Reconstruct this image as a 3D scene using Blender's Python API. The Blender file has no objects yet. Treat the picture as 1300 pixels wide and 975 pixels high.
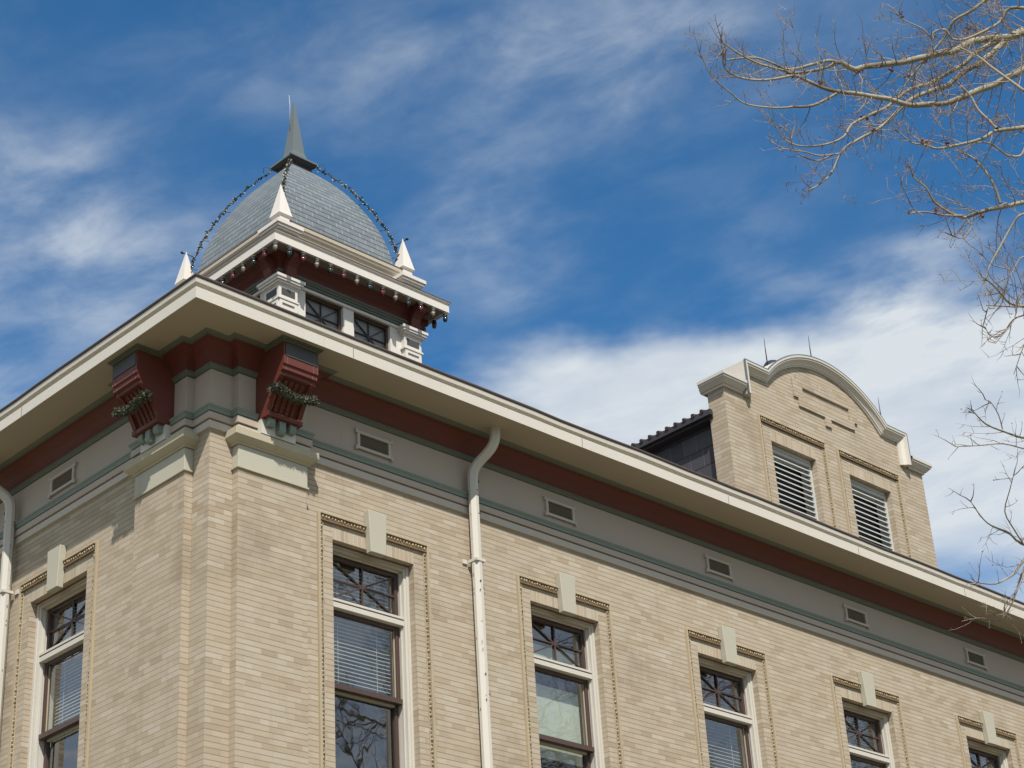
import bpy, math, random
from mathutils import Vector, Matrix

S = bpy.context.scene
COL = S.collection
R = math.radians
random.seed(7)

# ------------------------------------------------------------------ camera
cam_data = bpy.data.cameras.new('camera')
cam = bpy.data.objects.new('camera', cam_data)
COL.objects.link(cam)
cr = (0.7209, -0.6907, -0.0566); cu = (-0.2919, -0.3767, 0.8791); cf = (0.6286, 0.6172, 0.4732)
cam.matrix_world = Matrix(((cr[0], cu[0], -cf[0], -10.450), (cr[1], cu[1], -cf[1], -14.680),
                           (cr[2], cu[2], -cf[2], 1.600), (0, 0, 0, 1)))
cam_data.sensor_width = 36.0
cam_data.lens = 67.84
cam_data.clip_start = 0.1
cam_data.clip_end = 6000
S.camera = cam

# ------------------------------------------------------------------ light and sky
SUN_DIR = Vector((0.50, 0.695, -1.0)).normalized()
sun_el = math.asin(-SUN_DIR.z)
sun_az = math.atan2(-SUN_DIR.x, -SUN_DIR.y)
sd = bpy.data.lights.new('sun', 'SUN')
sd.energy = 4.6
sd.angle = R(0.53)
sd.color = (1.0, 0.945, 0.86)
sun = bpy.data.objects.new('sun', sd)
COL.objects.link(sun)
sun.rotation_euler = SUN_DIR.to_track_quat('-Z', 'Y').to_euler()
sun.location = (-10, -15, 40)

S.view_settings.view_transform = 'Standard'
S.view_settings.look = 'None'
S.view_settings.gamma = 1
S.view_settings.use_curve_mapping = False
S.view_settings.exposure = 0.31
S.render.engine = 'CYCLES'
S.cycles.max_bounces = 8
S.cycles.transparent_max_bounces = 12

W = bpy.data.worlds.new('World')
S.world = W
W.use_nodes = True


class NT:
    """small helper for writing node graphs"""
    def __init__(self, tree):
        self.t = tree
        tree.nodes.clear()

    def n(self, kind, **kw):
        nd = self.t.nodes.new(kind)
        for k, v in kw.items():
            setattr(nd, k, v)
        return nd

    def put(self, sock, v):
        if isinstance(v, bpy.types.NodeSocket):
            self.t.links.new(v, sock)
        elif isinstance(v, (tuple, list)):
            v = tuple(v)
            if sock.type == 'RGBA' and len(v) == 3:
                v = v + (1,)
            sock.default_value = v
        else:
            sock.default_value = v

    def m(self, op, a, b=None, c=None, clamp=False):
        nd = self.n('ShaderNodeMath', operation=op, use_clamp=clamp)
        self.put(nd.inputs[0], a)
        if b is not None: self.put(nd.inputs[1], b)
        if c is not None: self.put(nd.inputs[2], c)
        return nd.outputs[0]

    def mix(self, f, a, b, blend='MIX'):
        nd = self.n('ShaderNodeMix', data_type='RGBA', blend_type=blend)
        self.put(nd.inputs['Factor'], f)
        self.put(nd.inputs[6], a)
        self.put(nd.inputs[7], b)
        return nd.outputs[2]

    def ss(self, x, lo, hi):
        nd = self.n('ShaderNodeMapRange', interpolation_type='SMOOTHSTEP')
        self.put(nd.inputs['Value'], x)
        nd.inputs['From Min'].default_value = lo
        nd.inputs['From Max'].default_value = hi
        return nd.outputs[0]

    def comb(self, x, y, z=0.0):
        nd = self.n('ShaderNodeCombineXYZ')
        self.put(nd.inputs[0], x); self.put(nd.inputs[1], y); self.put(nd.inputs[2], z)
        return nd.outputs[0]

    def sep(self, v):
        nd = self.n('ShaderNodeSeparateXYZ')
        self.put(nd.inputs[0], v)
        return nd.outputs

    def noise(self, vec, scale, detail=4.0, rough=0.55, dist=0.0):
        nd = self.n('ShaderNodeTexNoise')
        self.put(nd.inputs['Vector'], vec)
        nd.inputs['Scale'].default_value = scale
        nd.inputs['Detail'].default_value = detail
        nd.inputs['Roughness'].default_value = rough
        nd.inputs['Distortion'].default_value = dist
        return nd.outputs[0]

    def ramp(self, f, stops):
        nd = self.n('ShaderNodeValToRGB')
        self.put(nd.inputs[0], f)
        el = nd.color_ramp.elements
        while len(el) < len(stops): el.new(0.5)
        for e, (p, c) in zip(el, stops):
            e.position = p
            e.color = (c[0], c[1], c[2], 1)
        return nd.outputs[0]


def build_sky():
    g = NT(W.node_tree)
    sky = g.n('ShaderNodeTexSky', sky_type='NISHITA')
    sky.sun_disc = False
    sky.sun_elevation = sun_el
    sky.sun_rotation = sun_az
    sky.altitude = 2200
    sky.air_density = 1.0
    sky.dust_density = 0.35
    sky.ozone_density = 3.0
    tint = g.mix(1.0, sky.outputs[0], SKY_TINT, 'MULTIPLY')
    tc = g.n('ShaderNodeTexCoord')
    x, y, z = g.sep(tc.outputs['Generated'])
    zz = g.m('MAXIMUM', z, 0.06)
    px = g.m('DIVIDE', x, zz)
    py = g.m('DIVIDE', y, zz)
    # a cloud layer seen in plan: a runs away over the building, b across it
    a = g.m('MULTIPLY', g.m('ADD', px, py), 0.70711)
    b = g.m('MULTIPLY', g.m('SUBTRACT', px, py), 0.70711)
    wob = g.noise(g.comb(a, b, 0.3), 3.2, 5.0, 0.6)
    wob2 = g.noise(g.comb(a, b, 7.3), 3.2, 5.0, 0.6)
    aw = g.m('ADD', a, g.m('MULTIPLY', g.m('SUBTRACT', wob, 0.5), 0.26))
    bw = g.m('ADD', b, g.m('MULTIPLY', g.m('SUBTRACT', wob2, 0.5), 0.26))

    def blob(ca, cb, ra, rb, amp, rot=0.0):
        c, s = math.cos(R(rot)), math.sin(R(rot))
        da = g.m('SUBTRACT', aw, ca)
        db = g.m('SUBTRACT', bw, cb)
        u = g.m('DIVIDE', g.m('ADD', g.m('MULTIPLY', da, c), g.m('MULTIPLY', db, s)), ra)
        v = g.m('DIVIDE', g.m('SUBTRACT', g.m('MULTIPLY', db, c), g.m('MULTIPLY', da, s)), rb)
        d = g.m('ADD', g.m('MULTIPLY', u, u), g.m('MULTIPLY', v, v))
        return g.m('MULTIPLY', g.m('EXPONENT', g.m('MULTIPLY', d, -1.0)), amp)
    tot = None
    for args in CLOUDS:
        o = blob(*args)
        tot = o if tot is None else g.m('ADD', tot, o)
    # soft streaky detail drawn out across the wind
    ra = g.m('ADD', g.m('MULTIPLY', a, 0.80), g.m('MULTIPLY', b, 0.60))
    rb = g.m('SUBTRACT', g.m('MULTIPLY', b, 0.80), g.m('MULTIPLY', a, 0.60))
    st = g.noise(g.comb(g.m('MULTIPLY', ra, 6.5), g.m('MULTIPLY', rb, 4.2), 1.7), 1.7, 8.0, 0.57, 0.25)
    fine = g.noise(g.comb(g.m('MULTIPLY', ra, 22.0), g.m('MULTIPLY', rb, 12.0), 4.1), 1.2, 5.0, 0.55, 0.2)
    tex = g.m('ADD', g.m('MULTIPLY', g.ss(st, 0.24, 0.80), 0.92), g.m('MULTIPLY', fine, 0.30))
    base = g.m('MULTIPLY', g.ss(st, 0.42, 0.80), 0.05)
    bank = g.m('MULTIPLY', g.ss(aw, 1.71, 1.83), g.ss(bw, -0.05, 0.06))
    hole = blob(2.52, 0.62, 0.12, 0.14, 0.75)
    hole2 = blob(1.93, 0.56, 0.10, 0.10, 0.18)
    bank = g.m('MAXIMUM', g.m('SUBTRACT', g.m('SUBTRACT', bank, hole), hole2), 0.0)
    bank = g.m('MULTIPLY', bank, g.m('ADD', g.m('MULTIPLY', tex, 0.26), 0.74))
    behind = g.m('MULTIPLY', g.ss(g.m('MULTIPLY', g.m('MINIMUM', px, py), -1.0), 0.0, 0.5), g.m('ADD', g.m('MULTIPLY', g.ss(st, 0.3, 0.75), 0.35), 0.65))
    dens = g.m('ADD', g.m('ADD', g.m('MULTIPLY', tot, tex), base), g.m('ADD', bank, g.m('MULTIPLY', behind, 0.85)))
    dens = g.m('MINIMUM', g.m('MAXIMUM', dens, 0.0), 0.95)
    cl = g.mix(dens, tint, CLOUD_COL)
    bg = g.n('ShaderNodeBackground')
    g.put(bg.inputs[0], cl)
    bg.inputs[1].default_value = 0.1
    out = g.n('ShaderNodeOutputWorld')
    g.t.links.new(bg.outputs[0], out.inputs[0])


SKY_TINT = (0.45, 1.04, 1.26)
CLOUD_COL = (5.9, 6.3, 6.6)
CLOUDS = [  # a, b, radius a, radius b, amount, turn
    (1.47, -0.39, 0.20, 0.11, 0.44, 20), (1.60, -0.31, 0.14, 0.09, 0.36, 20), (1.74, -0.53, 0.18, 0.13, 0.46, 0),
    (1.53, 0.00, 0.11, 0.06, 0.34, 0), (1.60, 0.03, 0.10, 0.05, 0.20, 0),
    (1.27, -0.05, 0.07, 0.16, 0.34, 0), (1.34, 0.09, 0.07, 0.16, 0.34, 0), (1.26, 0.18, 0.06, 0.14, 0.28, 0),
    (1.55, 0.28, 0.10, 0.08, 0.10, 0), (1.70, 0.40, 0.08, 0.05, 0.65, -50), (1.62, 0.47, 0.06, 0.05, 0.35, -50),
    (1.80, 0.52, 0.12, 0.12, 0.55, 0), (1.72, 0.36, 0.035, 0.09, 0.5, -35)]
build_sky()

# ------------------------------------------------------------------ materials
MAT = {}


def new_mat(name):
    m = bpy.data.materials.new(name)
    m.use_nodes = True
    MAT[name] = m
    return NT(m.node_tree)


def finish(g, color, rough=0.6, bump=None, bump_d=0.003, metal=0.0, spec=0.4):
    p = g.n('ShaderNodeBsdfPrincipled')
    g.put(p.inputs['Base Color'], color)
    g.put(p.inputs['Roughness'], rough)
    p.inputs['Metallic'].default_value = metal
    p.inputs['Specular IOR Level'].default_value = spec
    if bump is not None:
        b = g.n('ShaderNodeBump')
        b.inputs['Distance'].default_value = bump_d
        b.inputs['Strength'].default_value = 1.0
        g.put(b.inputs['Height'], bump)
        g.t.links.new(b.outputs[0], p.inputs['Normal'])
    out = g.n('ShaderNodeOutputMaterial')
    g.t.links.new(p.outputs[0], out.inputs[0])


def paint(name, col, dirt=(0.25, 0.2, 0.14), amount=0.25, rough=0.55, spec=0.35, streak=True):
    g = new_mat(name)
    tc = g.n('ShaderNodeTexCoord').outputs['Object']
    x, y, z = g.sep(tc)
    n1 = g.noise(tc, 1.3, 5.0, 0.6)
    n2 = g.noise(tc, 38.0, 3.0, 0.6)
    c = g.mix(g.m('MULTIPLY', g.ss(n1, 0.35, 0.75), amount), col, [k * 0.82 for k in col])
    if streak:
        sv = g.comb(g.m('MULTIPLY', x, 7.0), g.m('MULTIPLY', y, 7.0), g.m('MULTIPLY', z, 0.7))
        n3 = g.noise(sv, 1.0, 5.0, 0.7)
        c = g.mix(g.m('MULTIPLY', g.ss(n3, 0.58, 0.80), amount * 0.8), c, dirt)
    c = g.mix(g.m('MULTIPLY', n2, 0.12), c, [k * 0.7 for k in col])
    finish(g, c, rough, g.m('ADD', n2, g.m('MULTIPLY', n1, 2.0)), 0.0012, 0.0, spec)


paint('cream_paint', (0.56, 0.525, 0.465))
paint('white_paint', (0.53, 0.50, 0.445), amount=0.2)
paint('board_paint', (0.47, 0.42, 0.365), amount=0.25)
paint('attic_paint', (0.43, 0.375, 0.295), amount=0.25)  # tan of the attic band; also paints the window heads' shade
paint('tower_white', (0.63, 0.59, 0.54), amount=0.18)
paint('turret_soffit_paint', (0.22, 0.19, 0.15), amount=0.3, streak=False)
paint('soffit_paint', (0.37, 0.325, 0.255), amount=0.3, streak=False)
paint('frieze_paint', (0.41, 0.345, 0.285), amount=0.22)
paint('red_paint', (0.122, 0.032, 0.023), dirt=(0.12, 0.05, 0.04), amount=0.35, rough=0.5)
paint('green_paint', (0.120, 0.138, 0.112), dirt=(0.08, 0.09, 0.07), amount=0.3)
paint('pale_green_paint', (0.185, 0.225, 0.195), dirt=(0.12, 0.13, 0.1), amount=0.3)
paint('panel_grey', (0.062, 0.062, 0.060), amount=0.2)
paint('sash_brown', (0.075, 0.047, 0.040), dirt=(0.1, 0.07, 0.05), amount=0.3, rough=0.4)
paint('lead_grey', (0.125, 0.145, 0.155), dirt=(0.2, 0.2, 0.19), amount=0.35, rough=0.45)
paint('roof_metal', (0.075, 0.055, 0.045), amount=0.3, rough=0.6)
paint('dark_metal', (0.03, 0.03, 0.032), amount=0.2, rough=0.45)
paint('galvanised', (0.50, 0.51, 0.49), amount=0.25, rough=0.4)
paint('dull_brown', (0.16, 0.09, 0.065), amount=0.2)  # red-brown of lines between boards, fascia seams and downpipe chips
paint('stone', (0.42, 0.40, 0.325), dirt=(0.25, 0.24, 0.19), amount=0.3, rough=0.85, spec=0.15)
paint('stone_cap', (0.42, 0.38, 0.28), dirt=(0.16, 0.14, 0.10), amount=0.55, rough=0.85, spec=0.15)
paint('terracotta_dark', (0.21, 0.145, 0.085), dirt=(0.1, 0.07, 0.04), amount=0.5, rough=0.85, spec=0.15)
paint('terracotta', (0.395, 0.325, 0.225), dirt=(0.15, 0.1, 0.06), amount=0.5, rough=0.85, spec=0.15)
paint('cord_green', (0.020, 0.040, 0.032), amount=0.2)
paint('room_dark', (0.03, 0.03, 0.03), amount=0.1)
paint('grille_grey', (0.20, 0.185, 0.165), amount=0.2)
paint('blind_white', (0.56, 0.55, 0.51), amount=0.1, streak=False)
paint('shade_cloth', (0.60, 0.62, 0.54), amount=0.1, streak=False)
paint('tile_roof', (0.055, 0.045, 0.042), amount=0.4, rough=0.8)
paint('clapboard_black', (0.045, 0.043, 0.049), amount=0.3, rough=0.5)


def masonry(name, course, length, tones, joint, jw, hw, swap=False, head=0.4, head_col=None, stain=0.35, bump_d=0.004,
            rough=0.85, spec=0.15, jitter=0.0):
    """courses of bricks, shingles or slates laid by the surface's own UV in metres"""
    g = new_mat(name)
    uv = g.n('ShaderNodeUVMap').outputs[0]
    u, v, _ = g.sep(uv)
    if swap: u, v = v, u
    tc = g.n('ShaderNodeTexCoord').outputs['Object']
    if jitter:
        nj = g.noise(tc, 2.0, 2.0, 0.5)
        v = g.m('ADD', v, g.m('MULTIPLY', g.m('SUBTRACT', nj, 0.5), jitter))
    rv = g.m('DIVIDE', v, course)
    row = g.m('FLOOR', rv)
    fv = g.m('FRACT', rv)
    wr = g.n('ShaderNodeTexWhiteNoise', noise_dimensions='1D')
    g.put(wr.inputs['W'], row)
    sh = g.m('ADD', g.m('MULTIPLY', g.m('MODULO', row, 2.0), 0.5), g.m('MULTIPLY', wr.outputs[0], 0.12))
    ru = g.m('ADD', g.m('DIVIDE', u, length), sh)
    colid = g.m('FLOOR', ru)
    fu = g.m('FRACT', ru)
    wn = g.n('ShaderNodeTexWhiteNoise', noise_dimensions='2D')
    g.put(wn.inputs['Vector'], g.comb(colid, row))
    c = g.ramp(wn.outputs[0], tones)
    grain = g.noise(tc, 60.0, 4.0, 0.7)
    mid = g.noise(tc, 9.0, 4.0, 0.6)
    big = g.noise(tc, 0.9, 5.0, 0.65)
    c = g.mix(g.m('MULTIPLY', g.ss(grain, 0.35, 0.8), 0.30), c, [k * 0.72 for k in tones[0][1]])
    c = g.mix(g.m('MULTIPLY', g.ss(mid, 0.5, 0.8), 0.22), c, [k * 0.8 for k in tones[0][1]])
    c = g.mix(g.m('MULTIPLY', g.ss(big, 0.52, 0.74), stain), c, [k * 0.70 for k in tones[0][1]])
    sx_, sy_, sz_ = g.sep(tc)
    run = g.noise(g.comb(g.m('MULTIPLY', sx_, 3.2), g.m('MULTIPLY', sy_, 3.2), g.m('MULTIPLY', sz_, 0.35)), 1.0, 6.0, 0.65)
    c = g.mix(g.m('MULTIPLY', g.ss(run, 0.56, 0.80), stain * 0.9), c, [k * 0.62 for k in tones[0][1]])
    # weathered bed joints in brick, painted shade under slate courses: width and darkness wander
    ws = g.noise(tc, 5.0, 3.0, 0.6)
    w = g.m('MULTIPLY', g.m('ADD', g.m('MULTIPLY', ws, 0.9), 0.55), jw / course)
    bed = g.m('LESS_THAN', fv, w)
    wn2 = g.n('ShaderNodeTexWhiteNoise', noise_dimensions='2D')
    g.put(wn2.inputs['Vector'], g.comb(row, colid))
    hd = g.m('LESS_THAN', fu, hw / length)
    hsel = g.m('MULTIPLY', hd, g.m('LESS_THAN', wn2.outputs[0], head))
    c = g.mix(hsel, c, head_col or joint)
    c = g.mix(g.m('MULTIPLY', bed, 0.85), c, joint)
    hgt = g.m('SUBTRACT', g.m('MULTIPLY', grain, 0.15), g.m('MAXIMUM', bed, g.m('MULTIPLY', hsel, 0.5)))
    hgt = g.m('ADD', hgt, g.m('MULTIPLY', wn.outputs[0], 0.25))
    finish(g, c, rough, hgt, bump_d, 0.0, spec)


BRICK = [(0.0, (0.337, 0.271, 0.196)), (0.10, (0.373, 0.306, 0.222)), (0.30, (0.400, 0.334, 0.250)),
         (0.62, (0.415, 0.350, 0.269)), (0.88, (0.426, 0.366, 0.285)), (1.0, (0.458, 0.403, 0.325))]
masonry('brick', 0.0604, 0.2032, BRICK, (0.22, 0.175, 0.122), 0.0060, 0.006, stain=0.48, bump_d=0.007, head=0.55, head_col=(0.44, 0.37, 0.27))
masonry('brick_soldier', 0.2032, 0.0604, BRICK, (0.36, 0.29, 0.20), 0.004, 0.0062, head=1.0, head_col=(0.56, 0.48, 0.36))
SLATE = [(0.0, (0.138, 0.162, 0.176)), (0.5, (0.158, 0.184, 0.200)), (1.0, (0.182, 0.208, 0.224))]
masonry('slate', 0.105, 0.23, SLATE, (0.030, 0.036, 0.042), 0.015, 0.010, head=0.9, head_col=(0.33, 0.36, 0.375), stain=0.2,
        bump_d=0.012, rough=0.6, spec=0.3)  # dark course lines paint in the shade gap at each slate's lower edge
SHING = [(0.0, (0.055, 0.053, 0.062)), (1.0, (0.078, 0.076, 0.087))]
masonry('dark_shingle', 0.27, 0.24, SHING, (0.008, 0.008, 0.009), 0.014, 0.008, head=1.0, head_col=(0.14, 0.14, 0.155), stain=0.2,
        bump_d=0.012, rough=0.5, spec=0.3)


def glass_mat(name, tint, gloss, wav=0.25):
    g = new_mat(name)
    tc = g.n('ShaderNodeTexCoord').outputs['Object']
    b = g.n('ShaderNodeBump')
    b.inputs['Distance'].default_value = 0.004
    b.inputs['Strength'].default_value = wav
    g.put(b.inputs['Height'], g.noise(tc, 2.6, 2.0, 0.5))
    tr = g.n('ShaderNodeBsdfTransparent')
    g.put(tr.inputs[0], tint)
    gl = g.n('ShaderNodeBsdfGlossy')
    gl.inputs['Roughness'].default_value = 0.012
    g.put(gl.inputs[0], (0.95, 0.97, 1.0))
    g.t.links.new(b.outputs[0], gl.inputs['Normal'])
    fr = g.n('ShaderNodeLayerWeight')
    fr.inputs[0].default_value = 0.5
    mx = g.n('ShaderNodeMixShader')
    g.put(mx.inputs[0], g.m('ADD', g.m('MULTIPLY', g.m('POWER', fr.outputs[1], 4.0), 0.7), gloss, clamp=True))
    g.t.links.new(tr.outputs[0], mx.inputs[1])
    g.t.links.new(gl.outputs[0], mx.inputs[2])
    out = g.n('ShaderNodeOutputMaterial')
    g.t.links.new(mx.outputs[0], out.inputs[0])


glass_mat('window_glass', (0.80, 0.84, 0.81), 0.19)


def tower_glass():
    g = new_mat('tower_glass')
    tc = g.n('ShaderNodeTexCoord').outputs['Object']
    n = g.noise(tc, 3.0, 3.0, 0.5)
    finish(g, g.mix(n, (0.13, 0.13, 0.125), (0.18, 0.18, 0.175)), 0.30, None, 0, 0, 0.5)


tower_glass()


def jar(name, col, alpha):
    g = new_mat(name)
    tc = g.n('ShaderNodeTexCoord').outputs['Object']
    n = g.noise(tc, 20.0, 2.0, 0.5)
    finish(g, g.mix(n, col, [k * 0.75 for k in col]), 0.12, None, 0, 0, 0.6)


jar('jar_clear', (0.20, 0.20, 0.185), 0.5)
jar('jar_red', (0.13, 0.014, 0.022), 0.5)
jar('jar_green', (0.016, 0.030, 0.027), 0.5)
jar('bulb_amber', (0.50, 0.34, 0.14), 0.5)
jar('bulb_white', (0.55, 0.55, 0.50), 0.5)


def bark_mat(name, pale, dark, scale):
    g = new_mat(name)
    tc = g.n('ShaderNodeTexCoord').outputs['Object']
    n = g.noise(tc, scale, 5.0, 0.65)
    n2 = g.noise(tc, scale * 6, 3.0, 0.6)
    c = g.mix(g.ss(n, 0.45, 0.70), pale, dark)
    finish(g, c, 0.85, n2, 0.004, 0, 0.15)


bark_mat('bark', (0.31, 0.285, 0.22), (0.15, 0.122, 0.09), 3.0)
bark_mat('twig_bark', (0.30, 0.25, 0.20), (0.13, 0.09, 0.075), 2.2)
bark_mat('garland_needles', (0.120, 0.125, 0.092), (0.035, 0.042, 0.032), 30.0)
bark_mat('seed_brown', (0.20, 0.075, 0.035), (0.10, 0.04, 0.025), 12.0)


def ground_mat(name, c1, c2, scale, rough=0.95):
    g = new_mat(name)
    tc = g.n('ShaderNodeTexCoord').outputs['Object']
    n = g.noise(tc, scale, 8.0, 0.65)
    n2 = g.noise(tc, scale * 40, 4.0, 0.6)
    c = g.mix(g.ss(g.m('ADD', g.m('MULTIPLY', n, 0.7), g.m('MULTIPLY', n2, 0.3)), 0.3, 0.7), c1, c2)
    finish(g, c, rough, n2, 0.01, 0, 0.1)


ground_mat('dry_grass', (0.17, 0.14, 0.08), (0.12, 0.11, 0.058), 0.12)
ground_mat('concrete', (0.40, 0.38, 0.34), (0.33, 0.31, 0.27), 0.3)

# ------------------------------------------------------------------ mesh helpers
RIGHT = lambda s, d, z: (s, d, z)          # the long front: s runs along x, d goes into the wall
LEFT = lambda s, d, z: (d, s, z)           # the end wall: s runs along y


class MB:
    def __init__(self, fn=None):
        self.v = []; self.f = []; self.mi = []; self.mats = []; self.uv = {}; self.fn = fn or RIGHT; self.sm = []

    def mat(self, m):
        if m not in self.mats: self.mats.append(m)
        return self.mats.index(m)

    def pt(self, s, d, z):
        self.v.append(self.fn(s, d, z)); return len(self.v) - 1

    def face(self, ids, m, uv=None, smooth=False):
        self.f.append(tuple(ids)); self.mi.append(self.mat(m)); self.sm.append(smooth)
        if uv: self.uv[len(self.f) - 1] = uv

    def quad(self, pts, m, uv=None):
        self.face([self.pt(*p) for p in pts], m, uv)

    def box(self, s0, s1, d0, d1, z0, z1, m, skip=''):
        i = [self.pt(s, d, z) for z in (z0, z1) for d in (d0, d1) for s in (s0, s1)]
        F = {'b': (0, 2, 3, 1), 't': (4, 5, 7, 6), 'f': (0, 1, 5, 4), 'k': (2, 6, 7, 3), 'l': (0, 4, 6, 2), 'r': (1, 3, 7, 5)}
        for k, q in F.items():
            if k not in skip: self.face([i[j] for j in q], m)

    def prism(self, poly, s0, s1, m, mcap=None):
        """a (d, z) outline pushed along s"""
        a = [self.pt(s0, d, z) for d, z in poly]
        b = [self.pt(s1, d, z) for d, z in poly]
        n = len(poly)
        for k in range(n):
            self.face((a[k], a[(k + 1) % n], b[(k + 1) % n], b[k]), m)
        self.face(a, mcap or m); self.face(b[::-1], mcap or m)

    def plate(self, poly, d0, d1, m, mside=None):
        """an (s, z) outline given thickness from d0 to d1"""
        a = [self.pt(s, d0, z) for s, z in poly]
        b = [self.pt(s, d1, z) for s, z in poly]
        n = len(poly)
        for k in range(n):
            self.face((a[k], b[k], b[(k + 1) % n], a[(k + 1) % n]), mside or m)
        self.face(a, m); self.face(b[::-1], m)

    def bar(self, p, q, w, h, m, up=(0, 0, 1)):
        P, Q = Vector(self.fn(*p)), Vector(self.fn(*q))
        t = (Q - P).normalized()
        U = Vector(up)
        x = t.cross(U)
        if x.length < 1e-4: x = t.cross(Vector((1, 0, 0)))
        x.normalize(); y = x.cross(t)
        i = []
        for c in (P, Q):
            for sx, sy in ((-1, -1), (1, -1), (1, 1), (-1, 1)):
                self.v.append(tuple(c + x * sx * w / 2 + y * sy * h / 2)); i.append(len(self.v) - 1)
        for k in range(4):
            self.face((i[k], i[(k + 1) % 4], i[4 + (k + 1) % 4], i[4 + k]), m)
        self.face(i[3::-1], m); self.face(i[4:], m)

    def tube(self, pts, rad, m, n=6, cap=True, smooth=True):
        P = [Vector(p) for p in pts]
        rings = []
        ref = Vector((0.31, 0.2, 0.93))
        for k, p in enumerate(P):
            t = (P[min(k + 1, len(P) - 1)] - P[max(k - 1, 0)])
            if t.length < 1e-7: t = Vector((0, 0, 1))
            t.normalize()
            x = t.cross(ref)
            if x.length < 0.05: x = t.cross(Vector((1, 0, 0)))
            x.normalize(); y = t.cross(x)
            r = rad[k] if isinstance(rad, (list, tuple)) else rad
            ring = []
            for j in range(n):
                an = 2 * math.pi * j / n
                self.v.append(tuple(p + x * math.cos(an) * r + y * math.sin(an) * r)); ring.append(len(self.v) - 1)
            rings.append(ring)
        for A, B in zip(rings, rings[1:]):
            for j in range(n):
                self.face((A[j], A[(j + 1) % n], B[(j + 1) % n], B[j]), m, smooth=smooth)
        if cap:
            self.face(rings[0][::-1], m); self.face(rings[-1], m)

    def lathe(self, c, prof, m, n=12, smooth=True):
        """profile of (radius, z) turned about a vertical axis through c"""
        rings = []
        for r, z in prof:
            ring = []
            for j in range(n):
                an = 2 * math.pi * j / n
                self.v.append((c[0] + r * math.cos(an), c[1] + r * math.sin(an), c[2] + z)); ring.append(len(self.v) - 1)
            rings.append(ring)
        for A, B in zip(rings, rings[1:]):
            for j in range(n):
                self.face((A[j], A[(j + 1) % n], B[(j + 1) % n], B[j]), m, smooth=smooth)
        self.face(rings[0][::-1], m); self.face(rings[-1], m)

    def blob(self, c, r, m, squash=(1, 1, 1)):
        b = len(self.v)
        for d in ((1, 0, 0), (-1, 0, 0), (0, 1, 0), (0, -1, 0), (0, 0, 1), (0, 0, -1)):
            self.v.append(tuple(c[k] + d[k] * r * squash[k] for k in range(3)))
        for t in ((0, 2, 4), (2, 1, 4), (1, 3, 4), (3, 0, 4), (2, 0, 5), (1, 2, 5), (3, 1, 5), (0, 3, 5)):
            self.face([b + k for k in t], m, smooth=False)

    def mesh(self, name):
        me = bpy.data.meshes.new(name)
        me.from_pydata(self.v, [], self.f)
        for m in self.mats: me.materials.append(MAT[m])
        me.polygons.foreach_set('material_index', self.mi)
        me.polygons.foreach_set('use_smooth', self.sm)
        lay = me.uv_layers.new(name='UVMap')
        flat = [0.0] * (2 * len(me.loops))
        for p in me.polygons:
            cust = self.uv.get(p.index)
            n = p.normal
            ax = 2 if abs(n.z) > max(abs(n.x), abs(n.y)) else (0 if abs(n.x) > abs(n.y) else 1)
            for k, li in enumerate(p.loop_indices):
                if cust:
                    a, b = cust[k]
                else:
                    co = me.vertices[me.loops[li].vertex_index].co
                    a, b = ((co.y, co.z), (co.x, co.z), (co.x, co.y))[(0, 1, 2)[ax] if ax != 2 else 2]
                flat[2 * li] = a; flat[2 * li + 1] = b
        lay.data.foreach_set('uv', flat)
        me.update()
        return me


def link(name, me, parent=None, loc=(0, 0, 0)):
    o = bpy.data.objects.new(name, me)
    COL.objects.link(o)
    o.location = loc
    if parent: o.parent = parent
    return o


def part(name, mb, parent=None, bevel=0.0):
    o = link(name, mb.mesh(name), parent)
    if bevel:
        b = o.modifiers.new('bevel', 'BEVEL'); b.width = bevel; b.segments = 1; b.limit_method = 'ANGLE'; b.angle_limit = R(50)
    return o


def thing(o, label, cat, group=None):
    o['label'] = label; o['category'] = cat
    if group: o['group'] = group
    return o


def structure(o):
    o['kind'] = 'structure'; return o


def offset_path(path, p, closed):
    n = len(path); out = []
    for k in range(n):
        def nrm(i, j):
            dx, dy = path[j][0] - path[i][0], path[j][1] - path[i][1]
            l = math.hypot(dx, dy); return (-dy / l, dx / l)
        if closed:
            n1, n2 = nrm((k - 1) % n, k), nrm(k, (k + 1) % n)
        else:
            n1 = nrm(k - 1, k) if k else nrm(0, 1)
            n2 = nrm(k, k + 1) if k < n - 1 else nrm(n - 2, n - 1)
        q = 1 + n1[0] * n2[0] + n1[1] * n2[1]
        out.append((path[k][0] + p * (n1[0] + n2[0]) / q, path[k][1] + p * (n1[1] + n2[1]) / q))
    return out


def sweep(mb, path, prof, m, closed=False, wob=None, caps=False):
    """moulding: profile of (outward, z) run along a plan path"""
    rows = []
    for j, (p, z) in enumerate(prof):
        off = offset_path(path, p, closed)
        rows.append([mb.pt(x, y, z + (wob[k] * (1 if wob else 0) if wob else 0)) for k, (x, y) in enumerate(off)])
    n = len(path)
    for j in range(len(prof) - 1):
        for k in range(n if closed else n - 1):
            k2 = (k + 1) % n
            mb.face((rows[j][k], rows[j][k2], rows[j + 1][k2], rows[j + 1][k]), m)
    if caps:
        mb.face([r[0] for r in rows], m); mb.face([r[-1] for r in rows][::-1], m)


def densify(path, step, closed):
    out = []
    n = len(path)
    for k in range(n if closed else n - 1):
        a, b = path[k], path[(k + 1) % n]
        L = math.hypot(b[0] - a[0], b[1] - a[1]); q = max(1, int(L / step))
        for i in range(q):
            t = i / q; out.append((a[0] + (b[0] - a[0]) * t, a[1] + (b[1] - a[1]) * t))
    if not closed: out.append(path[-1])
    return out

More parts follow.
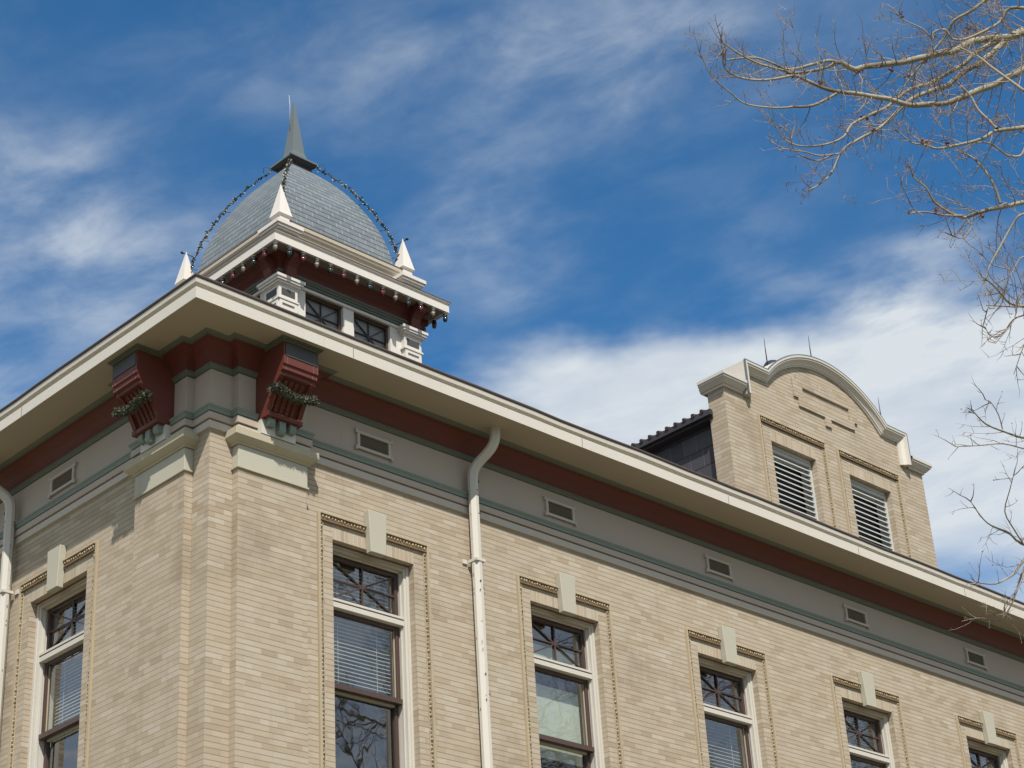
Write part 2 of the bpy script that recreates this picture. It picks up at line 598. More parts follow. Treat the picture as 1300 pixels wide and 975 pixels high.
# ------------------------------------------------------------------ ground
g_ = MB(); g_.quad([(-2500, -2500, 0), (2500, -2500, 0), (2500, 2500, 0), (-2500, 2500, 0)], 'dry_grass')
structure(part('ground', g_))
g_ = MB()
g_.box(-6, 24, -5.5, -3.4, -0.2, 0.06, 'concrete', 'b'); g_.box(-5.5, -3.4, -3.4, 18, -0.2, 0.06, 'concrete', 'b')
structure(part('path', g_))

# ------------------------------------------------------------------ the building
XL, YL = 22.25, 15.0
bld = link('brick_building', None)
thing(bld, 'pale brick public building with a slate domed corner turret, red brackets and cream eaves', 'building')

WC = [2.19 + 2.955 * k for k in range(7)]      # window centres on the long front
LW = [2.80 + 2.955 * k for k in range(4)]      # and on the end wall
HW, ZT, ZB = 0.575, 10.012, 7.10
RV = 0.10


def wall(fn, length, centres, name):
    mb = MB(fn)
    ztop = 11.6
    cuts = [0.0]
    for c in centres: cuts += [c - HW, c + HW]
    cuts.append(length)
    for i in range(len(cuts) - 1):
        a, b = cuts[i], cuts[i + 1]
        if i % 2 == 0:
            mb.quad([(a, 0, 0), (b, 0, 0), (b, 0, ztop), (a, 0, ztop)], 'brick')
        else:
            mb.quad([(a, 0, 0), (b, 0, 0), (b, 0, ZB), (a, 0, ZB)], 'brick')
            mb.quad([(a, 0, ZT), (b, 0, ZT), (b, 0, ZT + 0.19), (a, 0, ZT + 0.19)], 'brick_soldier')
            mb.quad([(a, 0, ZT + 0.19), (b, 0, ZT + 0.19), (b, 0, ztop), (a, 0, ztop)], 'brick')
            mb.quad([(a, 0, ZB), (a, RV, ZB), (a, RV, ZT), (a, 0, ZT)], 'brick')
            mb.quad([(b, 0, ZB), (b, RV, ZB), (b, RV, ZT), (b, 0, ZT)], 'brick')
            mb.quad([(a, 0, ZT), (b, 0, ZT), (b, RV, ZT), (a, RV, ZT)], 'brick_soldier')
            mb.quad([(a, 0, ZB), (b, 0, ZB), (b, RV, ZB), (a, RV, ZB)], 'stone')
    return part(name, mb, bld)


wall(RIGHT, XL, WC, 'front_wall')
wall(LEFT, YL, LW, 'end_wall')
mb = MB()
mb.quad([(XL, 0, 0), (XL, YL, 0), (XL, YL, 11.6), (XL, 0, 11.6)], 'brick')
mb.quad([(0, YL, 0), (XL, YL, 0), (XL, YL, 11.6), (0, YL, 11.6)], 'brick')
part('back_wall', mb, bld)
mb = MB()
mb.quad([(0.9, 0.9, 6.3), (XL, 0.9, 6.3), (XL, YL, 6.3), (0.9, YL, 6.3)], 'room_dark')
mb.quad([(0.9, 3.2, 6.3), (XL, 3.2, 6.3), (XL, 3.2, 11.5), (0.9, 3.2, 11.5)], 'room_dark')
mb.quad([(3.2, 0.9, 6.3), (3.2, YL, 6.3), (3.2, YL, 11.5), (3.2, 0.9, 11.5)], 'room_dark')
part('partition', mb, bld)

# pilasters on both sides of the corner
P0, P1, PD = 0.29, 1.187, -0.10
for fn in (RIGHT, LEFT):
    mb = MB(fn)
    mb.box(P0, P1, PD, -0.001, 0.0, 10.43, 'brick', 'kb')
    pil = part('pilaster', mb, bld)
    mb = MB(fn)
    # stone frieze block with a small necking under it and a moulded cap above
    mb.box(P0 - 0.006, P1 + 0.006, PD - 0.012, -0.001, 10.455, 10.70, 'stone')
    o = 0.022
    mb.box(P0 - o, P1 + o, PD - o, -0.001, 10.43, 10.455, 'stone_cap')
    cap = [(0.012, 10.70), (0.03, 10.705), (0.03, 10.72), (0.045, 10.725), (0.075, 10.75), (0.10, 10.775), (0.10, 10.855), (0.0, 10.862)]
    rows = []
    for p, z in cap:
        rows.append([mb.pt(P0 - p, -0.001, z), mb.pt(P0 - p, PD - p, z), mb.pt(P1 + p, PD - p, z), mb.pt(P1 + p, -0.001, z)])
    for A, B in zip(rows, rows[1:]):
        for k in range(3): mb.face((A[k], A[k + 1], B[k + 1], B[k]), 'stone_cap')
    mb.face(rows[-1], 'stone_cap')
    part('capital', mb, pil, 0.004)

# ---- entablature: swept along the outline with the breaks over the pilasters
path = [(XL, 0), (P1, 0), (P1, PD), (P0, PD), (P0, 0), (0, 0), (0, P0), (PD, P0), (PD, P1), (0, P1), (0, YL), (XL, YL)]
plain = [(XL, 0), (0, 0), (0, YL), (XL, YL)]
mb = MB(); sweep(mb, path, [(0.0, 10.84), (0.032, 10.842), (0.032, 10.922), (0.0, 10.924)], 'board_paint', True)
sweep(mb, path, [(0.0, 10.936), (0.048, 10.938), (0.048, 11.012), (0.0, 11.014)], 'frieze_paint', True)
sweep(mb, path, [(0.018, 10.923), (0.018, 10.937)], 'dull_brown', True)
part('architrave', mb, bld)
mb = MB(); sweep(mb, path, [(0.0, 11.014), (0.049, 11.030), (0.051, 11.048), (0.054, 11.052), (0.060, 11.066), (0.070, 11.074), (0.070, 11.092), (0.056, 11.102), (0.012, 11.108)], 'pale_green_paint', True)
part('lower_moulding', mb, bld)
mb = MB(); sweep(mb, path, [(0.006, 11.10), (0.006, 11.54)], 'frieze_paint', True)
part('frieze', mb, bld)
mb = MB(); sweep(mb, path, [(0.006, 11.546), (0.020, 11.549), (0.023, 11.560), (0.034, 11.567), (0.038, 11.580), (0.048, 11.584), (0.048, 11.599), (0.040, 11.602)], 'green_paint', True)
part('middle_moulding', mb, bld)
cove = []
for k in range(9):
    t = k / 8
    cove.append((0.05 + 0.155 * (1 - math.cos(t * math.pi / 2)), 11.60 + 0.205 * math.sin(t * math.pi / 2)))
mb = MB(); sweep(mb, path, cove, 'red_paint', True)
part('cove', mb, bld)
mb = MB(); sweep(mb, path, [(0.190, 11.803), (0.214, 11.808), (0.217, 11.819), (0.228, 11.823), (0.252, 11.838), (0.256, 11.848)], 'green_paint', True)
part('upper_moulding', mb, bld)
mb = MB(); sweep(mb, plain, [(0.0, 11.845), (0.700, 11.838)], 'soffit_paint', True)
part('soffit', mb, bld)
rd = random.Random(3)
dense = densify(plain, 0.45, True)
wob = []
w_ = 0
for _ in dense:
    w_ = 0.7 * w_ + rd.uniform(-0.008, 0.008); wob.append(w_)
half = [k * 0.35 for k in wob]
mb = MB(); sweep(mb, dense, [(0.700, 11.832), (0.703, 11.822), (0.716, 11.820), (0.716, 11.948), (0.690, 11.952)], 'cream_paint', True, half)
fas = part('fascia', mb, bld)
mb = MB(); sweep(mb, dense, [(0.690, 11.950), (0.676, 11.956), (0.680, 11.980), (0.700, 11.990), (0.726, 11.994), (0.732, 12.045), (0.690, 12.047)], 'cream_paint', True, wob)
part('crown_moulding', mb, bld)
mb = MB(); sweep(mb, dense, [(0.690, 12.048), (0.742, 12.050), (0.748, 12.064), (0.742, 12.080), (0.60, 12.10)], 'roof_metal', True, wob)
part('roof_edge', mb, bld)
for x in (1.35, 4.9, 7.6, 10.35, 12.9, 16.2):
    mb = MB(); mb.box(x, x + 0.006, -0.7185, -0.7165, 11.826, 11.944, 'dull_brown'); part('board_seam', mb, fas)
for y in (2.6, 5.4):
    mb = MB(); mb.box(-0.7185, -0.7165, y, y + 0.006, 11.826, 11.944, 'dull_brown'); part('board_seam', mb, fas)
# main hipped roof
mb = MB()
e = 0.62; z0 = 12.085; zr = z0 + (YL / 2 + e) * 0.44
A = [(-e, -e, z0), (XL + e, -e, z0), (XL + e, YL + e, z0), (-e, YL + e, z0)]
r1 = (YL / 2, YL / 2, zr); r2 = (XL - YL / 2, YL / 2, zr)
mb.quad([A[0], A[1], r2, r1], 'tile_roof'); mb.face([mb.pt(*A[1]), mb.pt(*A[2]), mb.pt(*r2)], 'tile_roof')
mb.quad([A[2], A[3], r1, r2], 'tile_roof'); mb.face([mb.pt(*A[3]), mb.pt(*A[0]), mb.pt(*r1)], 'tile_roof')
part('roof', mb, bld)


# ---- windows
def surround_mb(fn, half, zt, zb, gap):
    """terracotta bead moulding round an opening"""
    mb = MB(fn)
    rnd = random.Random(5)
    def bead_row_s(s0, s1, z):
        n = max(2, int((s1 - s0) / 0.042))
        for k in range(n):
            s = s0 + (k + 0.5) * (s1 - s0) / n
            mb.blob(fn_c(s + rnd.uniform(-.004, .004), -0.026, z + rnd.uniform(-.005, .005)), rnd.uniform(0.012, 0.019), 'terracotta', (1, 1, 1.25))
    def fn_c(s, d, z): return (s, d, z)
    segs = [(-half, -gap), (gap, half)] if gap else [(-half, half)]
    for a, b in segs:
        mb.box(a, b, -0.018, -0.001, zt, zt + 0.062, 'terracotta_dark')
        mb.box(a, b, -0.040, -0.001, zt + 0.0625, zt + 0.076, 'terracotta')
        mb.box(a, b, -0.030, -0.001, zt - 0.012, zt - 0.0005, 'terracotta_dark')
        bead_row_s(a + 0.01, b - 0.01, zt + 0.030)
    for sg in (-1, 1):
        i0, i1 = sorted((sg * (half + 0.001), sg * (half - 0.030)))
        o0, o1 = sorted((sg * (half + 0.0015), sg * (half + 0.034)))
        mb.box(o0, o1, -0.028, -0.001, zb, zt + 0.075, 'terracotta')
        n = int((zt - zb) / 0.045)
        for k in range(n):
            z = zb + (k + 0.5) * (zt - 0.013 - zb) / n
            mb.blob((sg * (half - 0.018) + rnd.uniform(-.004, .004), -0.012 + rnd.uniform(-.005, .003), z), rnd.uniform(0.011, 0.018), 'terracotta', (1.1, 1, 1.25))
        mb.box(min(sg * (half - 0.036), sg * (half - 0.0425)), max(sg * (half - 0.036), sg * (half - 0.0425)), -0.014, -0.001, zb, zt - 0.013, 'terracotta')
    return mb


def map_blobs(mb, fn):
    if fn is RIGHT: return mb
    return mb


IN = 0.510


def win_meshes(fn):
    M_ = {}
    mb = MB(fn)
    for sg in (-1, 1):
        a, b = sorted((sg * HW * 0.999, sg * IN)); mb.box(a, b, 0.105, 0.33, ZB, ZT - 0.001, 'white_paint')
        a, b = sorted((sg * HW * 0.998, sg * (IN + 0.030))); mb.box(a, b, 0.088, 0.1045, ZB, ZT - 0.002, 'white_paint')
        a, b = sorted((sg * (IN - 0.0005), sg * (IN - 0.014))); mb.box(a, b, 0.150, 0.168, ZB, ZT - 0.075, 'white_paint')
    mb.box(-IN + 0.001, IN - 0.001, 0.106, 0.33, ZT - 0.068, ZT - 0.0015, 'attic_paint')  # head in tan, darker than the white jambs: its shade is painted in
    mb.box(-IN - 0.029, IN + 0.029, 0.089, 0.1055, ZT - 0.034, ZT - 0.0025, 'attic_paint')
    mb.box(-IN + 0.002, IN - 0.002, 0.15, 0.168, ZT - 0.082, ZT - 0.0685, 'white_paint')
    mb.box(-HW + 0.002, HW - 0.002, 0.075, 0.087, ZT - 0.014, ZT - 0.003, 'dull_brown')
    M_['frame'] = mb.mesh('window_frame')
    mb = MB(fn)
    mb.box(-IN + .001, IN - .001, 0.112, 0.27, 9.376, 9.402, 'white_paint'); mb.box(-IN + .001, IN - .001, 0.135, 0.268, 9.362, 9.3755, 'dull_brown')
    mb.box(-IN + .001, IN - .001, 0.118, 0.269, 9.306, 9.3615, 'white_paint')
    M_['transom_bar'] = mb.mesh('transom_bar')
    # transom sash with its eight-rayed muntins
    mb = MB(fn)
    t0, t1, st = 9.403, ZT - 0.083, 0.040
    d0, d1 = 0.190, 0.232
    sl = IN - 0.015
    mb.box(-sl, -sl + st, d0, d1, t0, t1, 'sash_brown'); mb.box(sl - st, sl, d0, d1, t0, t1, 'sash_brown')
    mb.box(-sl + st, sl - st, d0, d1, t1 - st, t1, 'sash_brown'); mb.box(-sl + st, sl - st, d0, d1, t0, t0 + 0.030, 'sash_brown')
    cz = (t0 + t1 - .01) / 2
    zl, zh = t0 + 0.030, t1 - st
    xl = sl - st
    dm = 0.207
    mb.bar((0, dm, zl), (0, dm, zh), 0.019, 0.018, 'sash_brown'); mb.bar((-xl, dm + .001, cz), (xl, dm + .001, cz), 0.016, 0.016, 'sash_brown')
    mb.bar((-xl, dm + .002, zl), (xl, dm + .002, zh), 0.015, 0.016, 'sash_brown'); mb.bar((-xl, dm + .003, zh), (xl, dm + .003, zl), 0.015, 0.016, 'sash_brown')
    M_['transom_sash'] = mb.mesh('transom_sash')
    mb = MB(fn); mb.quad([(-xl, 0.222, zl), (xl, 0.222, zl), (xl, 0.222, zh), (-xl, 0.222, zh)], 'window_glass')
    M_['pane0'] = mb.mesh('pane')
    # upper sash
    mb = MB(fn); st = 0.045
    u0, u1 = 8.430, 9.305
    mb.box(-sl, -sl + st, d0, d1, u0, u1, 'sash_brown'); mb.box(sl - st, sl, d0, d1, u0, u1, 'sash_brown')
    mb.box(-sl + st, sl - st, d0, d1, u1 - 0.040, u1, 'sash_brown'); mb.box(-sl, sl, 0.160, d1 - 0.001, u0 - 0.008, u0 + 0.048, 'sash_brown')
    for sg in (-1, 1):
        a, b = sorted((sg * (sl - st - 0.0005), sg * (sl - st - 0.012))); mb.box(a, b, 0.212, 0.226, u0 + .063, u1 - .041, 'terracotta')
    M_['sash1'] = mb.mesh('upper_sash')
    mb = MB(fn); mb.quad([(-sl + st, 0.220, u0 + .06), (sl - st, 0.220, u0 + .06), (sl - st, 0.220, u1 - .04), (-sl + st, 0.220, u1 - .04)], 'window_glass')
    M_['pane1'] = mb.mesh('pane')
    mb = MB(fn); l0, l1 = ZB + 0.02, 8.452
    e0, e1 = 0.240, 0.285
    mb.box(-sl, -sl + st, e0, e1, l0, l1, 'sash_brown'); mb.box(sl - st, sl, e0, e1, l0, l1, 'sash_brown')
    mb.box(-sl + st, sl - st, e0, e1, l1 - 0.05, l1, 'stone'); mb.box(-sl + st, sl - st, e0, e1, l0, l0 + 0.08, 'sash_brown')
    M_['sash2'] = mb.mesh('lower_sash')
    mb = MB(fn); mb.quad([(-sl + st, 0.268, l0 + .07), (sl - st, 0.268, l0 + .07), (sl - st, 0.268, l1 - .05), (-sl + st, 0.268, l1 - .05)], 'window_glass')
    M_['pane2'] = mb.mesh('pane')
    # blinds: open slats, nearly shut slats, a plain roller shade
    for nm, tilt, pitch, z_lo, z_hi in (('open', 14, 0.043, 8.50, 9.90), ('shut', 52, 0.040, 8.46, 9.90), ('half', 36, 0.047, 8.46, 9.70)):
        mb = MB(fn); z = z_lo; rb = random.Random(2)
        while z < z_hi:
            t = R(tilt + rb.uniform(-3, 3)); hw = 0.022
            mb.quad([(-0.46, 0.335 - hw * math.cos(t), z - hw * math.sin(t)), (0.46, 0.335 - hw * math.cos(t), z - hw * math.sin(t) + rb.uniform(-.002, .002)),
                     (0.46, 0.335 + hw * math.cos(t), z + hw * math.sin(t)), (-0.46, 0.335 + hw * math.cos(t), z + hw * math.sin(t))], 'blind_white')
            if nm == 'open': mb.box(-0.46, 0.46, 0.309, 0.3115, z - 0.012, z - 0.003, 'blind_white')
            z += pitch
        for s in (-0.27, 0.27):
            mb.box(s - .003, s + .003, 0.306, 0.3085, z_lo - .02, z_hi, 'blind_white')
        mb.box(-0.465, 0.465, 0.318, 0.350, z_lo - 0.045, z_lo - 0.026, 'blind_white')
        M_['blind_' + nm] = mb.mesh('blind')
    mb = MB(fn); mb.box(-0.46, 0.46, 0.325, 0.329, 8.30, 9.16, 'shade_cloth'); mb.box(-0.46, 0.46, 0.318, 0.335, 8.275, 8.2995, 'shade_cloth')
    mb.box(-0.46, 0.46, 0.330, 0.333, 9.42, 9.66, 'shade_cloth')
    M_['blind_shade'] = mb.mesh('roller_shade')
    mb = MB(fn)
    kt, kb = 10.455, 9.960
    pf = [(-0.106, kb), (0.106, kb), (0.132, kt), (-0.132, kt)]
    mb.plate(pf, -0.085, -0.001, 'stone')
    M_['keystone'] = mb.mesh('keystone')
    mb = MB(fn); mb.box(-0.70, 0.70, -0.06, 0.099, ZB - 0.16, ZB - 0.001, 'stone'); M_['sill'] = mb.mesh('sill')
    sm = surround_mb(RIGHT, 0.755, 10.200, ZB, 0.1275)
    if fn is LEFT: sm.v = [(y, x, z) for x, y, z in sm.v]
    M_['surround'] = sm.mesh('bead_moulding')
    return M_


for fn, cs, blinds in ((RIGHT, WC, ['open', 'shade', 'half', 'shut', 'open', 'shut', 'shade']), (LEFT, LW, ['shut', 'shade', 'open', 'shut'])):
    MM = win_meshes(fn)
    for c, bl in zip(cs, blinds):
        w = link('window', MM['frame'], bld, fn(c, 0, 0))
        for nm, key in (('transom_bar', 'transom_bar'), ('transom_sash', 'transom_sash'), ('pane', 'pane0'), ('upper_sash', 'sash1'), ('pane', 'pane1'),
                        ('lower_sash', 'sash2'), ('pane', 'pane2'), ('blind' if bl != 'shade' else 'roller_shade', 'blind_' + bl),
                        ('keystone', 'keystone'), ('sill', 'sill'), ('bead_moulding', 'surround')):
            o = link(nm, MM[key], w)
            if nm == 'keystone':
                b = o.modifiers.new('bevel', 'BEVEL'); b.width = 0.006; b.segments = 1

# ---- small louvred vents in the frieze
for fn, cs in ((RIGHT, [c + 0.02 for c in WC]), (LEFT, [c + 0.0 for c in LW])):
    mbf = MB(fn)
    w2, h0, h1 = 0.245, 11.195, 11.420
    mbf.box(-w2, w2, -0.038, -0.007, h0, h0 + 0.034, 'board_paint'); mbf.box(-w2, w2, -0.038, -0.007, h1 - 0.034, h1, 'board_paint')
    for sg in (-1, 1):
        a, b = sorted((sg * (w2 - 0.036), sg * w2)); mbf.box(a, b, -0.037, -0.007, h0 + 0.0345, h1 - 0.0345, 'board_paint')
        for zz in (h0 - 0.018, h1 - 0.034):
            a, b = sorted((sg * (w2 + 0.0005), sg * (w2 + 0.024))); mbf.box(a, b, -0.040, -0.007, zz, zz + 0.052, 'board_paint')
    fm = mbf.mesh('vent')
    mbg = MB(fn)
    mbg.quad([(-w2 + .036, -0.008, h0 + .03), (w2 - .036, -0.008, h0 + .03), (w2 - .036, -0.008, h1 - .03), (-w2 + .036, -0.008, h1 - .03)], 'panel_grey')
    for k in range(7):
        z = h0 + 0.046 + k * 0.0195
        mbg.bar((-w2 + .037, -0.016, z), (w2 - .037, -0.016, z), 0.017, 0.003, 'grille_grey', (0, 0.5, 1) if fn is RIGHT else (0.5, 0, 1))
    gm = mbg.mesh('grille')
    for c in cs:
        v = link('vent', fm, bld, fn(c, 0, 0)); link('grille', gm, v)

# ---- big red brackets at the corner
BS0, BS1 = 0.505, 0.965
for fn in (RIGHT, LEFT):
    mb = MB(fn)
    prof = [(-0.10, 11.80), (-0.585, 11.80), (-0.585, 11.535), (-0.565, 11.53), (-0.565, 11.475), (-0.53, 11.465), (-0.53, 11.425), (-0.505, 11.41)]
    for k in range(1, 9):
        t = k / 8
        prof.append((-0.505 + 0.205 * t ** 0.80, 11.41 - 0.31 * t ** 1.12))
    prof += [(-0.315, 11.085), (-0.315, 11.035), (-0.10, 11.035)]
    # two cheeks and a recessed fluted front between them
    ck = 0.055
    mb.prism(prof, BS0, BS0 + ck, 'red_paint'); mb.prism(prof, BS1 - ck, BS1, 'red_paint')
    inner = [(-0.10, 11.80), (-0.584, 11.80), (-0.584, 11.536), (-0.564, 11.531), (-0.564, 11.476), (-0.529, 11.466), (-0.529, 11.426)]
    rec = [(-0.470, 11.415)]
    for k in range(1, 9):
        t = k / 8
        rec.append((-0.470 + 0.205 * t ** 0.80, 11.40 - 0.285 * t ** 1.12))
    inner += rec + [(-0.314, 11.086), (-0.314, 11.036), (-0.10, 11.036)]
    mb.prism(inner, BS0 + ck, BS1 - ck, 'red_paint')
    nfl = 4
    for k in range(nfl):   # raised reeds
        s = BS0 + ck + 0.03 + (k + 0.5) * (BS1 - BS0 - 2 * ck - 0.06) / nfl
        q = [(a - 0.016, b + 0.002) for a, b in rec]
        for A, B in zip(q, q[1:]):
            mb.bar((s, A[0] + 0.012, A[1]), (s, B[0] + 0.012, B[1]), 0.048, 0.03, 'red_paint', (0, -1, 0.6) if fn is RIGHT else (-1, 0, 0.6))
    br = part('bracket', mb, bld, 0.004)
    mb = MB(fn); mb.box(BS0 + 0.028, BS1 - 0.006, -0.5925, -0.586, 11.632, 11.782, 'panel_grey'); part('panel', mb, br)
    mb = MB(fn)
    o = 0.0
    for p, za, zb_ in ((0.016, 11.797, 11.811), (0.028, 11.8115, 11.8245), (0.046, 11.8250, 11.8415)):
        mb.box(BS0 - p, BS1 + p, -0.585 - p, -0.20, za, zb_, 'green_paint')
    part('bracket_cap', mb, br)
    mb = MB(fn); mb.box(0.508, 0.962, -0.205, -0.099, 10.863, 11.034, 'white_paint'); part('backing_board', mb, br)
    for s, zb_ in ((0.595, 10.945), (0.735, 10.890), (0.875, 10.945)):
        mb = MB(fn)
        mb.prism([(-0.206, 11.034), (-0.275, 11.034), (-0.275, zb_ + 0.03), (-0.255, zb_), (-0.206, zb_)], s - 0.042, s + 0.042, 'pale_green_paint')
        part('drop', mb, br, 0.003)

# ---- downpipes
def sq_tube(mb, pts, w, m):
    P = [Vector(p) for p in pts]
    rings = []
    for k, p in enumerate(P):
        t = (P[min(k + 1, len(P) - 1)] - P[max(k - 1, 0)]).normalized()
        x = SIDE - t * t.dot(SIDE); x.normalize(); y = t.cross(x)
        ring = []
        ch = w * 0.32
        for a, b in ((-w, -ch), (-ch, -w), (ch, -w), (w, -ch), (w, ch), (ch, w), (-ch, w), (-w, ch)):
            mb.v.append(tuple(p + x * a * 0.5 * 1.0 + y * b * 0.5)); ring.append(len(mb.v) - 1)
        rings.append(ring)
    for A, B in zip(rings, rings[1:]):
        for j in range(8): mb.face((A[j], A[(j + 1) % 8], B[(j + 1) % 8], B[j]), m)
    mb.face(rings[0][::-1], m); mb.face(rings[-1], m)


def bez(p0, p1, p2, p3, n):
    out = []
    for k in range(n + 1):
        t = k / n
        out.append(tuple((1 - t) ** 3 * a + 3 * t * (1 - t) ** 2 * b + 3 * t * t * (1 - t) * c + t ** 3 * d for a, b, c, d in zip(p0, p1, p2, p3)))
    return out


for fn, s0, s1, SIDE in ((RIGHT, 3.640, 3.765, Vector((1, 0, 0))), (LEFT, 3.77, 3.93, Vector((0, 1, 0)))):
    dt, dw = -0.40, -0.105
    up = bez(fn(s1, dt, 11.85), fn(s1, dt, 11.70), fn(s1 - 0.01, dt + 0.02, 11.62), fn((s0 + s1) / 2, (dt + dw) / 2, 11.52), 7)
    lo = bez(fn((s0 + s1) / 2, (dt + dw) / 2, 11.52), fn(s0 + 0.01, dw - 0.02, 11.42), fn(s0, dw, 11.36), fn(s0, dw, 11.22), 7)
    mb = MB(); sq_tube(mb, up + lo[1:] + [fn(s0, dw, 10.95), fn(s0, dw, 10.25), fn(s0, dw, 6.0), fn(s0, dw, 0.1)], 0.125, 'white_paint')
    dp = part('downpipe', mb, bld)
    mb = MB(fn)
    mb.box(s0 - 0.070, s0 + 0.070, dw - 0.071, dw + 0.070, 10.215, 10.248, 'cream_paint')
    mb.box(s0 - 0.135, s0 - 0.071, -0.020, -0.002, 10.205, 10.258, 'cream_paint'); mb.box(s0 + 0.071, s0 + 0.105, -0.020, -0.002, 10.215, 10.248, 'cream_paint')
    part('strap', mb, dp)
    rnd = random.Random(11)
    mb = MB(fn)
    for k in range(34):    # chips of lost paint
        z = 11.2 - rnd.random() ** 1.4 * 4.2
        if rnd.random() < 0.6:
            s = s0 + rnd.uniform(-0.05, 0.035); a = rnd.uniform(0.006, 0.022); h = rnd.uniform(0.010, 0.042)
            mb.plate([(s, z), (s + a, z + h * .3), (s + a * .8, z + h), (s - a * .1, z + h * .7)], dw - 0.0645, dw - 0.0615, 'dark_metal' if rnd.random() < .5 else 'dull_brown')
        else:
            d = dw + rnd.uniform(-0.012, 0.018); h = rnd.uniform(0.01, 0.035)
            mb.box(s0 - 0.0645, s0 - 0.0615, d, d + rnd.uniform(0.004, 0.012), z, z + h, 'dull_brown')
    part('paint_chips', mb, dp)

# ------------------------------------------------------------------ the wall gable over the long front
GC = 11.09
gw, gu, gt = 2.37, 1.79, 0.30
zs, zu = 14.235, 14.60
ri, ci = 1.795, 13.432
zl0, zlt, lw = 12.06, 13.66, 0.51
lc = (GC - 0.91, GC + 0.91)
mb = MB()
cols = [GC - gw, lc[0] - lw, lc[0] + lw, lc[1] - lw, lc[1] + lw, GC + gw]
for i in (0, 2, 4):
    mb.plate([(cols[i], zl0), (cols[i + 1], zl0), (cols[i + 1], zlt), (cols[i], zlt)], 0.0, gt, 'brick')
for c in lc:
    mb.plate([(c - lw, zlt), (c + lw, zlt), (c + lw, zlt + 0.19), (c - lw, zlt + 0.19)], 0.0, gt, 'brick_soldier')
zz = zlt + 0.19
for a, b in ((cols[0], cols[1]), (cols[2], cols[3]), (cols[4], cols[5])):
    mb.plate([(a, zlt), (b, zlt), (b, zz), (a, zz)], 0.0, gt, 'brick')
mb.plate([(GC - gw, zz), (GC + gw, zz), (GC + gw, zs), (GC - gw, zs)], 0.0, gt, 'brick')
mb.plate([(GC - gu, zs), (GC + gu, zs), (GC + gu, zu), (GC - gu, zu)], 0.0, gt, 'brick')
ha = math.sqrt(ri * ri - (zu - ci) ** 2)
a0 = math.atan2(zu - ci, ha)
arc = [(GC + ri * math.cos(a0 + (math.pi - 2 * a0) * k / 32), ci + ri * math.sin(a0 + (math.pi - 2 * a0) * k / 32)) for k in range(33)]
mb.plate(arc, 0.0, gt, 'brick')
gable = part('gable', mb, bld)
# coping over the raised middle: profile of (rise, projection) swept along the gable's outline
outline = [(GC - gu, zs - 0.02), (GC - gu, zu)] + arc[::-1] + [(GC + gu, zu), (GC + gu, zs - 0.02)]
cop = [(0.0, 0.0), (0.0, -0.026), (0.016, -0.028), (0.022, -0.046), (0.040, -0.050), (0.080, -0.088), (0.087, -0.106), (0.114, -0.109), (0.114, -0.120), (0.146, -0.122), (0.152, -0.10), (0.156, 0.42), (0.0, 0.42)]
def gsweep(mb, line, prof, m):
    rows = []
    n = len(line)
    for rise, d in prof:
        off = offset_path(line, rise, False)
        rows.append([mb.pt(x, d, z) for x, z in off])
    for A, B in zip(rows, rows[1:]):
        for k in range(n - 1): mb.face((A[k], A[k + 1], B[k + 1], B[k]), m)
    mb.face([r[0] for r in rows], m); mb.face([r[-1] for r in rows][::-1], m)
mb = MB(); gsweep(mb, outline, cop, 'cream_paint'); part('coping', mb, gable)
mb = MB(); gsweep(mb, outline, [(0.147, -0.1245), (0.161, -0.1245), (0.161, -0.095)], 'lead_grey'); part('coping_flashing', mb, gable)
# caps on the two shoulders, returned round the ends
cp = [(0.0, zs - 0.02), (0.03, zs - 0.018), (0.034, zs + 0.008), (0.055, zs + 0.014), (0.100, zs + 0.062), (0.118, zs + 0.078), (0.118, zs + 0.104), (0.134, zs + 0.106), (0.136, zs + 0.150), (0.10, zs + 0.158)]
for pl_ in ([(GC - gu - 0.19, 0), (GC - gw, 0), (GC - gw, 0.36)], [(GC + gw, 0.36), (GC + gw, 0), (GC + gu + 0.19, 0)]):
    mb = MB(); sweep(mb, pl_, cp, 'cream_paint')
    xs = [p[0] for p in pl_]; x0, x1 = min(xs), max(xs)
    if x0 < GC: x0 -= 0.10
    else: x1 += 0.10
    mb.quad([(x0, -0.10, zs + 0.158), (x1, -0.10, zs + 0.158), (x1, 0.36, zs + 0.158), (x0, 0.36, zs + 0.158)], 'cream_paint')
    mb.quad([(x0, 0.36, zs - 0.02), (x1, 0.36, zs - 0.02), (x1, 0.36, zs + 0.158), (x0, 0.36, zs + 0.158)], 'cream_paint')
    part('shoulder_cap', mb, gable)
